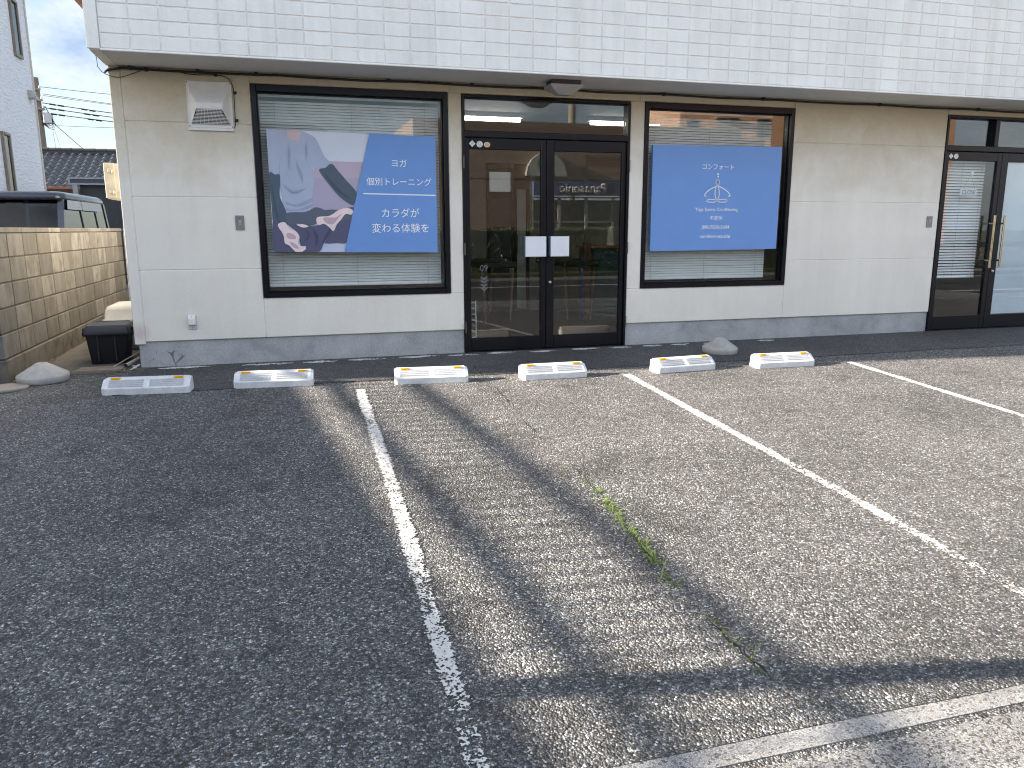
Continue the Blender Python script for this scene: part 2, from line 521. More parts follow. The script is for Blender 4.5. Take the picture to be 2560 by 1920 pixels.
ASPH = asphalt_mat('asphalt_coarse', 122.0, [(0.0, 0.066), (0.3, 0.118), (0.55, 0.178), (0.8, 0.27), (0.93, 0.42), (1.0, 0.74)], (1.06, 1.0, 0.92), 0.0085, stain=True)
ASPH_FINE = asphalt_mat('asphalt_fine', 170.0, [(0.0, 0.045), (0.5, 0.092), (0.9, 0.165), (1.0, 0.32)], (1.06, 1.0, 0.94), 0.003, strength=0.7)
ROAD = asphalt_mat('asphalt_road', 120.0, [(0.0, 0.03), (0.6, 0.06), (1.0, 0.16)], (1.08, 1.0, 0.9), 0.004)
M = {}
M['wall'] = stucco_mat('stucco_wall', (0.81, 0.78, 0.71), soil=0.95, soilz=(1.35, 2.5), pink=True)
M['side'] = stucco_mat('stucco_side', (0.74, 0.72, 0.66), soil=0.12, soilz=(1.8, 2.6))
M['tile'] = stucco_mat('tile_siding', (0.84, 0.845, 0.82), bscale=70.0, bump=0.35, tiles=True)
M['joint'] = simple('tile_joint', (0.80, 0.77, 0.76), 0.85)
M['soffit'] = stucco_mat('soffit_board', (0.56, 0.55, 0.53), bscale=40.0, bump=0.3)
M['plinth'] = concrete_mat('plinth_concrete', (0.425, 0.435, 0.44), dark=0.66, scale=3.5, speck=False, bump=0.25)
M['alu'] = simple('black_aluminium', (0.0035, 0.0042, 0.0085), 0.3, metal=0.0, spec=0.28, var=0.2)
M['steel'] = simple('brushed_steel', (0.55, 0.54, 0.52), 0.3, metal=1.0)
M['brass'] = simple('pale_brass', (0.66, 0.58, 0.42), 0.22, metal=1.0)
M['glass'] = glass_mat('window_glass')
M['plate'] = simple('white_plate', (0.76, 0.78, 0.84), 0.35, var=0.03)
M['white_plastic'] = simple('white_plastic', (0.74, 0.74, 0.72), 0.4, var=0.06)
M['black'] = simple('black_rubber', (0.012, 0.012, 0.014), 0.55)
M['dark'] = simple('dark_void', (0.01, 0.01, 0.012), 0.8)
M['grey_plate'] = simple('grey_switch_plate', (0.24, 0.245, 0.255), 0.4, metal=0.4)
M['slat'] = simple('blind_slat', (0.80, 0.80, 0.79), 0.5, var=0.04)
M['slat_white'] = simple('blind_slat_white', (0.84, 0.84, 0.86), 0.5, var=0.03)
M['conc'] = concrete_mat('cone_concrete', (0.42, 0.41, 0.385), dark=0.72, scale=9.0, speck=False, bump=0.35)
M['kerb'] = asphalt_mat('kerb_concrete', 150.0, [(0.0, 0.10), (0.06, 0.16), (0.12, 0.33), (0.7, 0.38), (1.0, 0.44)], (1.04, 1.0, 0.92), 0.0015, big=0.3, strength=0.4)
M['pave'] = asphalt_mat('worn_pavement', 170.0, [(0.0, 0.07), (0.18, 0.09), (0.26, 0.25), (0.7, 0.33), (1.0, 0.42)], (1.06, 1.0, 0.90), 0.002, big=0.4, strength=0.5)
M['slab'] = concrete_mat('alley_concrete', (0.13, 0.12, 0.105), dark=0.5, scale=4.0, speck=False)
M['footing'] = concrete_mat('footing_concrete', (0.13, 0.12, 0.10), dark=0.35, scale=6.0, speck=False)
M['block'] = block_mat('concrete_block')
M['mortar'] = simple('mortar', (0.085, 0.075, 0.065), 0.9)
M['stop'] = concrete_mat('wheel_stop_white', (0.70, 0.71, 0.72), dark=0.82, rough=0.6, scale=14.0, speck=False, bump=0.15)
M['amber'] = simple('amber_reflector', (0.90, 0.40, 0.01), 0.25, var=0.25, scale=60)
M['paint'] = paint_mat('line_paint', 0.432)
M['smear'] = paint_mat('cement_smear', 0.40, (0.62, 0.61, 0.58), 60.0)
M['crack'] = simple('crack_dark', (0.010, 0.010, 0.011), 0.95)
M['leaf'] = simple('grass_blade', (0.11, 0.165, 0.035), 0.6, var=0.5, scale=18, island=0.5)
M['earth'] = concrete_mat('outer_ground', (0.16, 0.15, 0.13), dark=0.6, scale=1.0, speck=False)


# ------------------------------------------------------------------ ground, road, pavement
SL = 0.045


def gz(y):
    return SL * y if y < 0 else 0.0


def sheet(name, mat, xs, prof, kind='structure', wob=0.0):
    """a sheet over x range xs following the (y, z) profile"""
    mb = MB()
    n = max(1, int((xs[1] - xs[0]) / 0.25)) if wob else 1
    for i in range(n):
        a, b = xs[0] + (xs[1] - xs[0]) * i / n, xs[0] + (xs[1] - xs[0]) * (i + 1) / n
        for j, (p, q) in enumerate(zip(prof, prof[1:])):
            def w(x, k):
                return wob * (math.sin(x * 2.1 + 1) + 0.6 * math.sin(x * 5.3)) if wob and k in (0, len(prof) - 1) and wob else 0.0
            mb.quad([(a, p[0] + w(a, j), p[1]), (b, p[0] + w(b, j), p[1]), (b, q[0] + w(b, j + 1), q[1]), (a, q[0] + w(a, j + 1), q[1])])
    bmesh.ops.remove_doubles(mb.bm, verts=mb.bm.verts[:], dist=1e-5)
    bmesh.ops.recalc_face_normals(mb.bm, faces=mb.bm.faces[:])
    if mb.bm.faces[:][0].normal.z < 0:
        bmesh.ops.reverse_faces(mb.bm, faces=mb.bm.faces[:])
    o = mb.build(name, mat)
    return tag(o, kind=kind)


sheet('ground', M['earth'], (-400, 400), [(-400, -0.40), (-5.5, -0.40), (-0.1, -0.05), (0, -0.03), (500, -0.03)])
sheet('asphalt_parking_lot', ASPH, (-14, 14), [(-5.497, gz(-5.497)), (-3, gz(-3)), (-0.14, gz(-0.14))], wob=0.005)
sheet('asphalt_apron', ASPH_FINE, (-1.30, 14), [(-0.93, gz(-0.93) + 0.004), (0.0, 0.004), (0.16, 0.004)], wob=0.012)
sheet('gutter_gravel', ASPH, (-14, 14), [(-5.66, -0.2545), (-5.57, -0.2535), (-5.47, -0.2560)])
mb = MB()
for k in range(11):
    x0 = -14 + k * 2.6 + 1.0
    mb.box(x0 + 0.002, x0 + 2.598, -5.575, -5.485, -0.36, -0.2498)
tag(mb.build('kerb', M['kerb']), kind='structure')
mb = MB()
for k in range(14):
    x0 = -14 + k * 2.0 + 0.7
    mb.box(x0 + 0.004, x0 + 1.996, -7.9, -5.605, -0.38, -0.2515)
tag(mb.build('pavement', M['pave']), kind='structure')
sheet('road', ROAD, (-150, 150), [(-13.4, -0.36), (-7.8, -0.36)])
mb = MB()
mb.box(-150, 150, -14.6, -13.4, -0.39, -0.22, 0.01)
tag(mb.build('far_pavement', M['pave']), kind='structure')


def strip(name, mat, pts, w, z0=0.004, kind='structure', label=None, cat=None, group=None):
    """painted line on the sloping lot: u across, v along"""
    me = bpy.data.meshes.new(name)
    bm = bmesh.new()
    uv = bm.loops.layers.uv.new('UVMap')
    pts = [Vector((p[0], p[1], 0)) for p in pts]
    L = []
    for i, p in enumerate(pts):
        d = (pts[min(i + 1, len(pts) - 1)] - pts[max(i - 1, 0)]).normalized()
        s = Vector((-d.y, d.x, 0))
        ww = w[i] if isinstance(w, (list, tuple)) else w
        L.append([p + s * ww / 2, p - s * ww / 2])
    for i in range(len(L) - 1):
        q = [L[i][0], L[i + 1][0], L[i + 1][1], L[i][1]]
        f = bm.faces.new([bm.verts.new((v.x, v.y, gz(v.y) + z0)) for v in q])
        for lp, u in zip(f.loops, ((0, i), (0, i + 1), (1, i + 1), (1, i))):
            lp[uv].uv = (u[0], u[1] / (len(L) - 1))
    bmesh.ops.recalc_face_normals(bm, faces=bm.faces[:])
    if bm.faces[:][0].normal.z < 0:
        bmesh.ops.reverse_faces(bm, faces=bm.faces[:])
    bm.to_mesh(me)
    bm.free()
    me.materials.append(mat)
    o = bpy.data.objects.new(name, me)
    COL.objects.link(o)
    return tag(o, label, cat, group, kind)


strip('parking_line_marking', M['paint'], [(0.50, -1.19), (0.47, -3.3), (0.415, -5.45)], 0.088)
strip('parking_line_marking', M['paint'], [(2.74, -1.21), (2.72, -3.3), (2.675, -5.45)], 0.085)
strip('parking_line_marking', M['paint'], [(4.98, -1.22), (4.94, -3.3), (4.90, -5.45)], 0.085)
strip('parking_line_marking', M['paint'], [(7.25, -1.23), (7.21, -3.3), (7.17, -5.45)], 0.085)
for y in (-8.2, -12.9):
    mb = MB()
    mb.quad([(-150, y - 0.07, -0.355), (150, y - 0.07, -0.355), (150, y + 0.07, -0.355), (-150, y + 0.07, -0.355)])
    tag(mb.build('road_line_marking', simple('road_paint', (0.7, 0.7, 0.68), 0.7)), kind='structure')

# crack that runs from the wall to the kerb, wandering
crk = [(1.56, -0.35), (1.54, -0.743), (1.523, -1.637), (1.476, -2.542), (1.483, -2.976), (1.488, -3.42), (1.411, -4.421), (1.393, -4.873), (1.408, -5.304), (1.42, -5.47)]
rnd = random.Random(3)
pts, ws = [], []
for (ax, ay), (bx, by) in zip(crk, crk[1:]):
    n = max(2, int((ay - by) / 0.035))
    for i in range(n):
        k = i / n
        pts.append((ax + (bx - ax) * k + rnd.uniform(-0.011, 0.011), ay + (by - ay) * k))
        y = pts[-1][1]
        base = 0.010 if y > -2.6 else (0.004 if y > -3.3 else (0.009 if y > -4.6 else 0.015))
        gate = max(0.0, math.sin(y * 7.3 + 1.1) + 0.55 * math.sin(y * 17.0) + 0.35)
        ws.append(max(0.0006, base * min(1.0, gate) * rnd.uniform(0.2, 1.3)))
strip('asphalt_crack_line', M['crack'], pts, ws, z0=0.0045)
# cement smeared along the foot of the wall, one dab after another
for k, (x0, ln) in enumerate([(-1.10, 0.42), (-0.42, 0.44), (0.10, 0.30), (0.50, 0.34), (0.96, 0.38), (1.42, 0.30), (1.80, 0.30), (2.22, 0.28), (2.66, 0.30), (3.05, 0.26), (3.42, 0.22), (3.74, 0.22), (4.10, 0.2), (4.75, 0.2)]):
    n = 7
    y0 = -0.075 - 0.035 * rnd.random()
    strip('cement_smear_marking', M['smear'], [(x0 + ln * i / n, y0 + rnd.uniform(-0.012, 0.012)) for i in range(n + 1)],
          [0.012 + (0.10 * rnd.uniform(0.55, 1.0)) * math.sin(math.pi * (i + 0.3) / (n + 0.6)) for i in range(n + 1)], z0=0.0085)

# alley between the block wall and the shop: rough concrete a step above the asphalt
mb = MB()
mb.box(-2.10, -1.20, -0.14, 9.0, -0.2, 0.006, 0.006)
tag(mb.build('alley_path', M['slab']), kind='structure')

# grass tufts in the crack
mb = MB()
tufts = [(1.47, -3.52, 8), (1.475, -3.66, 26), (1.465, -3.80, 40), (1.46, -3.88, 44), (1.45, -3.97, 36), (1.44, -4.07, 22), (1.435, -4.16, 26), (1.43, -4.25, 26), (1.42, -4.33, 26), (1.415, -4.40, 34), (1.41, -4.44, 26), (1.395, -4.62, 26), (1.40, -4.88, 7), (1.40, -5.0, 8), (1.402, -5.08, 8), (1.405, -5.2, 6), (1.43, -3.30, 4), (4.52, -1.62, 7)]
for cx, cy, n in tufts:
    for i in range(n):
        a = rnd.uniform(0, 6.283)
        px, py = cx + rnd.gauss(0, 0.014), cy + rnd.gauss(0, 0.026)
        ln = rnd.uniform(0.018, 0.062)
        dx, dy = math.cos(a), math.sin(a)
        hgt = ln * rnd.uniform(0.08, 0.5)
        w = rnd.uniform(0.0014, 0.0032)
        z = gz(py) + 0.003
        P = []
        for k in range(4):
            t = k / 3
            P.append(Vector((px + dx * ln * t, py + dy * ln * t, z + hgt * (1.7 * t - 0.85 * t * t))))
        s = Vector((-dy, dx, 0))
        for k in range(3):
            wa, wb = w * (1 - (k / 3) ** 2), w * (1 - ((k + 1) / 3) ** 2) + 0.0001
            mb.quad([P[k] - s * wa, P[k] + s * wa, P[k + 1] + s * wb, P[k + 1] - s * wb])
tag(mb.build('grass', M['leaf']), 'bright green grass growing in the asphalt crack', 'grass', kind='stuff')

# ------------------------------------------------------------------ the shop building
B = thing('shop_building', 'white two storey shop with grid tiled overhang and black framed shopfront', 'building', (0, 0, 0))
mb = MB()
BV = 0.006
rows = [(0.227, 0.833), (0.833, 1.438), (1.438, 2.036), (2.036, 2.455)]


def panel(x0, x1, z0, z1):
    mb.box(x0, x1, 0.0, 0.12, z0, z1, BV)


panel(-1.274, -1.187, 0.205, 2.455)
for r in rows:
    panel(-1.187, -0.203, *r)
    panel(5.091, 7.024, *r)
    panel(8.72, 11.0, *r)
panel(-0.203, 1.5, 2.368, 2.455)
panel(1.5, 3.36, 2.368, 2.455)
panel(3.36, 5.091, 2.368, 2.455)
panel(7.024, 8.72, 2.376, 2.455)
panel(-0.203, 1.604, 0.227, 0.576)
panel(1.477, 1.604, 0.576, 2.368)
panel(3.265, 3.415, 0.576, 2.368)
panel(3.265, 5.091, 0.227, 0.576)
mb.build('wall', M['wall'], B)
mb = MB()
mb.box(-1.272, -1.15, 0.121, 4.70, 0.2, 2.46)
mb.box(-1.149, 11, 4.58, 4.70, 0.0, 2.46)
mb.box(10.88, 11, 0.121, 4.579, 0.0, 2.46)
mb.build('side_wall', M['side'], B)
mb = MB()
mb.box(-1.245, 1.604, 0.018, 0.2, -0.15, 0.2265, 0.004)
mb.box(3.265, 7.024, 0.018, 0.2, -0.15, 0.2265, 0.004)
mb.box(8.72, 11, 0.018, 0.2, -0.15, 0.2265, 0.004)
mb.box(-1.243, -1.13, 0.201, 4.70, -0.15, 0.198)
mb.build('plinth', M['plinth'], B)
# flaked cracks in the plinth near the corner, and vertical hairlines
mb = MB()


def crack2(pts, ws):
    for (a, b), (wa, wb) in zip(zip(pts, pts[1:]), zip(ws, ws[1:])):
        mb.quad([(a[0] - wa, 0.0168, a[1]), (a[0] + wa, 0.0168, a[1] - wa * 0.4), (b[0] + wb, 0.0168, b[1] - wb * 0.4), (b[0] - wb, 0.0168, b[1])])


crack2([(-0.965, 0.01), (-0.978, 0.05), (-0.985, 0.085), (-0.992, 0.115), (-1.02, 0.135), (-1.05, 0.145)], [0.004, 0.006, 0.008, 0.015, 0.008, 0.001])
crack2([(-0.992, 0.115), (-0.975, 0.135), (-0.97, 0.15)], [0.012, 0.008, 0.001])
crack2([(-0.965, 0.03), (-0.935, 0.06), (-0.91, 0.085), (-0.905, 0.105)], [0.004, 0.009, 0.012, 0.002])
crack2([(-0.90, 0.088), (-0.875, 0.098)], [0.007, 0.001])
crack2([(-1.09, 0.05), (-1.075, 0.03), (-1.05, 0.015)], [0.002, 0.005, 0.001])
crack2([(-1.11, 0.12), (-1.12, 0.15)], [0.004, 0.001])
crack2([(-1.145, 0.07), (-1.135, 0.085)], [0.006, 0.001])
for x in (0.72, 5.8):
    crack2([(x, 0.0), (x + 0.004, 0.07), (x - 0.003, 0.15), (x + 0.002, 0.22)], [0.001, 0.0016, 0.001, 0.0012])
mb.build('plinth_crack', simple('plinth_flake', (0.17, 0.18, 0.19), 0.9), B)

# upper storey: grid siding
mb = MB()
mb.box(-1.288, 11, -0.570, 4.70, 2.466, 6.3)
mb.box(-1.295, -1.2105, -0.586, -0.5701, 2.461, 6.3, 0.004)
mb.box(-1.210, 11, -0.588, -0.5695, 2.4515, 2.4645, 0.003)
mb.build('upper_wall', [M['tile']], B)
mb = MB()
PX, PZ, J = 0.2065, 0.104, 0.0085
rr = random.Random(5)
for i in range(59):
    for j in range(36):
        x0 = -1.21 + i * PX + J / 2
        x1 = -1.21 + (i + 1) * PX - J / 2
        z0 = 2.466 + j * PZ + J / 2
        z1 = 2.466 + (j + 1) * PZ - J / 2
        if i % 9 == 8:
            x1 -= 0.002
        d = 0.0035
        y0, y1 = -0.5735, -0.5810 + rr.uniform(-0.0006, 0.0006)
        A = [(x0, y0, z0), (x1, y0, z0), (x1, y0, z1), (x0, y0, z1)]
        Bq = [(x0 + d, y1, z0 + d), (x1 - d, y1, z0 + d), (x1 - d, y1, z1 - d), (x0 + d, y1, z1 - d)]
        va = [mb.bm.verts.new(p) for p in A]
        vb = [mb.bm.verts.new(p) for p in Bq]
        mb.bm.faces.new(vb)
        for k in range(4):
            mb.bm.faces.new((va[k], va[(k + 1) % 4], vb[(k + 1) % 4], vb[k]))
mb.build('siding', M['tile'], B)
mb = MB()
mb.box(-1.205, 11, -0.5742, -0.5702, 2.466, 6.3)
o = mb.build('siding_joint', M['joint'], B)
mb = MB()
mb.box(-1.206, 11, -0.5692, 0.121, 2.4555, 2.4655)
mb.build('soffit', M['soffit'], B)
mb = MB()
mb.box(-1.285, -1.2065, -0.5692, 0.121, 2.4525, 2.4655, 0.002)
mb.build('soffit_trim', M['side'], B)
mb = MB()
mb.box(-1.42, -1.2955, -0.45, 4.6, 2.86, 3.02, 0.01)
mb.build('eave_trim', simple('red_brown_trim', (0.22, 0.06, 0.05), 0.5), B)

# interior surfaces of the two shops
mb = MB()
mb.box(-1.148, 11, 0.201, 4.57, -0.1, 0.012)
mb.build('interior_floor', simple('brown_floor', (0.06, 0.045, 0.034), 0.4), B)
mb = MB()
mb.box(-1.148, 6.2, 0.122, 4.57, 2.42, 2.454)
mb.box(6.32, 10.87, 0.122, 4.57, 2.42, 2.454)
mb.build('interior_ceiling', simple('ceiling_board', (0.3, 0.3, 0.28), 0.8), B)
mb = MB()
mb.box(6.2, 6.32, 0.122, 4.57, 0.012, 2.454)
mb.box(-1.148, 2.74, 3.6, 3.7, 0.012, 2.42)
mb.box(3.38, 4.22, 3.6, 3.7, 0.012, 2.42)
mb.box(5.2, 6.2, 3.6, 3.7, 0.012, 2.42)
mb.box(2.74, 3.38, 3.6, 3.7, 2.06, 2.42)
mb.box(4.22, 5.2, 3.6, 3.7, 2.2, 2.42)
mb.box(3.38, 3.48, 3.7, 4.5, 0.012, 2.42)
mb.build('interior_wall', simple('interior_paint', (0.23, 0.222, 0.19), 0.7), B)
# black framed inner door with a pale upper pane
dr = MB()
frame_boxes(dr, 2.74, 3.14, 0.012, 2.05, 3.56, 3.70, 0.04, 0.04, 0.04, 0.05)
dr.box(2.78, 3.10, 3.57, 3.69, 1.60, 1.68)
dr = dr.build('inner_door', M['alu'], B)
mb = MB()
mb.box(2.781, 3.099, 3.62, 3.63, 1.681, 1.95)
mb.build('upper_pane', simple('glowing_pane', (0.5, 0.52, 0.53), 0.4, emit=((0.8, 0.88, 0.9), 0.03)), dr)  # pane brightened by a faint glow of its own, no lamp in it
mb = MB()
mb.box(2.781, 3.099, 3.62, 3.63, 0.053, 1.599)
mb.build('lower_pane', simple('dark_pane', (0.05, 0.055, 0.06), 0.15), dr)
mb = MB()
frame_boxes(mb, 3.16, 3.36, 0.012, 1.75, 3.60, 3.68, 0.03, 0.03, 0.02, 0.03)
dr2 = mb.build('inner_door', M['alu'], B)
mb = MB()
mb.box(3.191, 3.329, 3.63, 3.66, 0.033, 1.719)
mb.build('door_panel', simple('grey_door', (0.42, 0.43, 0.42), 0.5), dr2)
mb = MB()
mb.box(3.2, 3.23, 3.612, 3.629, 0.85, 1.1, 0.004)
mb.build('handle', M['steel'], dr2)


def pane(parent, x0, x1, z0, z1, y=0.05, name='pane', mat=None):
    m_ = MB()
    m_.box(x0, x1, y, y + 0.006, z0, z1)
    return m_.build(name, mat or M['glass'], parent)


def window(x0, x1, z0, z1):
    m_ = MB()
    frame_boxes(m_, x0, x1, z0, z1, -0.012, 0.10, 0.042, 0.042, 0.045, 0.058)
    # stepped inner stop
    frame_boxes(m_, x0 + 0.0425, x1 - 0.0425, z0 + 0.0455, z1 - 0.0585, 0.03, 0.08, 0.010, 0.010, 0.012, 0.010, 0.002)
    w_ = m_.build('window', M['alu'], B)
    pane(w_, x0 + 0.046, x1 - 0.046, z0 + 0.05, z1 - 0.062)
    return w_


window(-0.201, 1.475, 0.578, 2.366)
window(3.417, 5.089, 0.578, 2.366)


def doorset(x0, x1, xm, zt, ztr0, ztr1, top, gl, gr, gz0, gz1, mull=None):
    """outer frame with transom; returns the two leaves"""
    m_ = MB()
    m_.box(x0, x0 + 0.025, -0.010, 0.11, 0.006, zt, 0.003)
    m_.box(x1 - 0.025, x1, -0.010, 0.11, 0.006, zt, 0.003)
    m_.box(x0 + 0.025, x1 - 0.025, -0.009, 0.109, ztr1, zt, 0.003)
    m_.box(x0 + 0.025, x1 - 0.025, -0.012, 0.109, top, ztr0, 0.003)
    m_.box(x0 + 0.025, x1 - 0.025, 0.005, 0.109, -0.02, 0.012, 0.003)
    if mull:
        m_.box(mull[0], mull[1], -0.008, 0.108, ztr0, ztr1, 0.003)
    fr = m_.build('door_frame', M['alu'], B)
    if mull:
        pane(fr, x0 + 0.026, mull[0] - 0.001, ztr0 - 0.002, ztr1 + 0.002, name='transom_pane')
        pane(fr, mull[1] + 0.001, x1 - 0.026, ztr0 - 0.002, ztr1 + 0.002, name='transom_pane')
    else:
        pane(fr, x0 + 0.026, x1 - 0.026, ztr0 - 0.002, ztr1 + 0.002, name='transom_pane')
    leaves = []
    for (a, b, g) in ((x0 + 0.027, xm - 0.002, gl), (xm + 0.002, x1 - 0.027, gr)):
        m_ = MB()
        zb, ztop = 0.016, top - 0.004
        m_.box(a, g[0], 0.012, 0.055, zb, ztop, 0.004)
        m_.box(g[1], b, 0.012, 0.055, zb, ztop, 0.004)
        m_.box(g[0], g[1], 0.014, 0.053, zb, gz0, 0.004)
        m_.box(g[0], g[1], 0.014, 0.053, gz1, ztop, 0.004)
        lf = m_.build('door', M['alu'], B)
        pane(lf, g[0] - 0.003, g[1] + 0.003, gz0 - 0.003, gz1 + 0.003, 0.031)
        leaves.append(lf)
    return fr, leaves


fr1, (dl, drr) = doorset(1.606, 3.263, 2.422, 2.354, 2.047, 2.334, 1.992, (1.675, 2.366), (2.502, 3.193), 0.140, 1.887)
fr2, (el, er) = doorset(7.026, 8.70, 7.847, 2.373, 2.057, 2.346, 2.0, (7.107, 7.785), (7.942, 8.62), 0.166, 1.900, mull=(7.69, 7.745))


def lathe_y(m_, prof, x, z, n=24):
    m_.rings([[(x + r * math.cos(2 * math.pi * k / n), y, z + r * math.sin(2 * math.pi * k / n)) for k in range(n)] for r, y in prof])
    return m_


# push plates: folded white plates standing off the glass, dark gap at the side
for lf, (a, b, side) in ((dl, (2.195, 2.402, 2.183)), (drr, (2.447, 2.634, 2.437))):
    m_ = MB()
    m_.box(a, b, -0.050, -0.042, 0.908, 1.098, 0.002)
    m_.box(a + 0.001, a + 0.007, -0.0415, 0.031, 0.909, 1.097)
    pp = m_.build('push_plate', M['plate'], lf)
    m_ = MB()
    m_.box(side, a + 0.0005, -0.047, 0.0305, 0.911, 1.095, 0.002)
    m_.build('plate_edge', simple('plate_edge_teal', (0.06, 0.11, 0.12), 0.3), pp)
m_ = MB()
lathe_y(m_, [(0.019, 0.012), (0.019, 0.002), (0.015, -0.006), (0.011, -0.016), (0.004, -0.018)], 2.456, 0.659)
m_.build('lock_knob', M['steel'], drr)
for lf, x, zs in ((dl, 1.613, (1.77, 0.985, 0.25)), (drr, 3.2565, (1.765, 0.985, 0.25))):
    for z in zs:
        m_ = MB()
        m_.tube([(x, -0.020, z - 0.055), (x, -0.020, z + 0.055)], 0.0085, 10)
        m_.box(x - 0.004, x + 0.004, -0.018, 0.0, z - 0.05, z + 0.05)
        m_.build('hinge', simple('hinge_metal', (0.10, 0.095, 0.09), 0.4, metal=0.7), lf)
# stickers on the head rail
def sticker(parent, x, z, shape, col, rim, s=0.027):
    m_ = MB()
    if shape == 'diamond':
        pts = [(x + s * 1.15, z), (x, z + s * 1.1), (x - s * 1.15, z), (x, z - s * 1.1)]
        pts2 = [(x + s * 0.5, z), (x, z + s * 0.5), (x - s * 0.5, z), (x, z - s * 0.5)]
    else:
        ry = 0.82 if shape == 'oval' else 1.0
        pts = [(x + s * 1.1 * math.cos(2 * math.pi * k / 24), z + s * 1.05 * ry * math.sin(2 * math.pi * k / 24)) for k in range(24)]
        pts2 = [(x + s * 0.85 * math.cos(2 * math.pi * k / 24), z + s * 0.78 * ry * math.sin(2 * math.pi * k / 24)) for k in range(24)]
    m_.prism(pts, 'y', 0.0118, 0.0132, 0)
    m_.prism(pts2, 'y', 0.0110, 0.0117, 1)
    m_.build('sticker', [simple('sticker_rim', rim, 0.4), simple('sticker_face', col, 0.4, var=0.25, scale=80)], parent)


sticker(dl, 1.702, 1.935, 'diamond', (0.42, 0.62, 0.66), (0.72, 0.76, 0.78))
sticker(dl, 1.772, 1.932, 'disc', (0.66, 0.67, 0.67), (0.72, 0.72, 0.72))
sticker(dl, 1.842, 1.929, 'oval', (0.72, 0.42, 0.22), (0.76, 0.7, 0.64))
sticker(el, 7.13, 1.945, 'diamond', (0.5, 0.64, 0.66), (0.72, 0.76, 0.78))
sticker(el, 7.20, 1.945, 'disc', (0.66, 0.67, 0.67), (0.72, 0.72, 0.72))
# frosted decals low on the left pane
DEC = simple('frosted_decal', (0.13, 0.135, 0.135), 0.6)
text_mesh('decal', '09', DEC, dl, (1.805, 0.0305, 0.805), height=0.055)
m_ = MB()
for k in range(4):
    z = 0.70 - 0.034 * k
    m_.prism([(1.772, z + 0.014), (1.772, z + 0.032), (1.805, z + 0.010), (1.838, z + 0.032), (1.838, z + 0.014), (1.805, z - 0.010)], 'y', 0.0298, 0.0306)
m_.build('decal', DEC, dl)
# door pulls of the shop at the right
for lf, x in ((el, 7.768), (er, 7.913)):
    m_ = MB()
    m_.tube([(x, -0.052, 0.716), (x, -0.052, 1.306)], 0.0135, 14)
    for z in (0.80, 1.215):
        m_.tube([(x, -0.042, z), (x, 0.012, z)], 0.010, 10)
    m_.build('handle', M['brass'], lf)
m_ = MB()
lathe_y(m_, [(0.016, 0.012), (0.016, 0.003), (0.010, -0.008)], 7.885, 0.675)
m_.build('lock_knob', M['steel'], er)
pane(er, 7.94, 8.622, 0.17, 1.895, 0.045, 'frosted_film', simple('frosted_white', (0.62, 0.70, 0.78), 0.5, var=0.06, scale=3))

# ------------------------------------------------------------------ blinds


def blind(x0, x1, z0, z1, y, mat, label, pitch=0.0248, gap_last=0):
    b_ = thing('venetian_blind', label, 'blind', ((x0 + x1) / 2, y, z0), group='venetian blinds behind the shop glass')
    ox, oy, oz = b_.location
    m_ = MB()
    n = int((z1 - z0 - 0.03) / pitch)
    rj = random.Random(int(x0 * 100))
    for i in range(n):
        z = z0 + 0.02 + i * pitch
        t = R(63 + rj.uniform(-3, 3))
        dz, dy = 0.0125 * math.sin(t), 0.0125 * math.cos(t)
        sag = rj.uniform(-0.0012, 0.0012)
        p = [(x0 - ox, -dy, z - oz - dz), (x1 - ox, -dy, z - oz - dz + sag), (x1 - ox, -0.0016, z - oz + 0.0012 + sag), (x0 - ox, -0.0016, z - oz + 0.0012)]
        q = [(x0 - ox, -0.0016, z - oz + 0.0012), (x1 - ox, -0.0016, z - oz + 0.0012 + sag), (x1 - ox, dy, z - oz + dz + sag), (x0 - ox, dy, z - oz + dz)]
        m_.quad(p[::-1])
        m_.quad(q[::-1])
    m_.build('slats', mat, b_)
    m_ = MB()
    m_.box(x0 - ox, x1 - ox, -0.012, 0.012, -0.004, 0.012, 0.003)
    m_.build('bottom_rail', mat, b_)
    m_ = MB()
    m_.box(x0 - ox, x1 - ox, -0.016, 0.016, z1 - oz, z1 - oz + 0.03, 0.003)
    m_.build('head_rail', mat, b_)
    m_ = MB()
    for k in (0.08, 0.5, 0.92):
        x = x0 + (x1 - x0) * k - ox
        m_.tube([(x, -0.014, 0), (x, -0.014, z1 - oz)], 0.0009, 5)
    m_.build('ladder_cord', simple('blind_cord', (0.3, 0.3, 0.29), 0.8), b_)
    return b_


blind(-0.145, 1.415, 0.664, 2.29, 0.150, M['slat'], 'grey venetian blind behind the yoga photo sign')
blind(3.475, 4.925, 0.655, 2.29, 0.150, M['slat'], 'grey venetian blind behind the plain blue sign')
blind(7.10, 7.765, 0.60, 1.97, 0.150, M['slat_white'], 'white venetian blind in the door with the CLOSE sign', pitch=0.032)

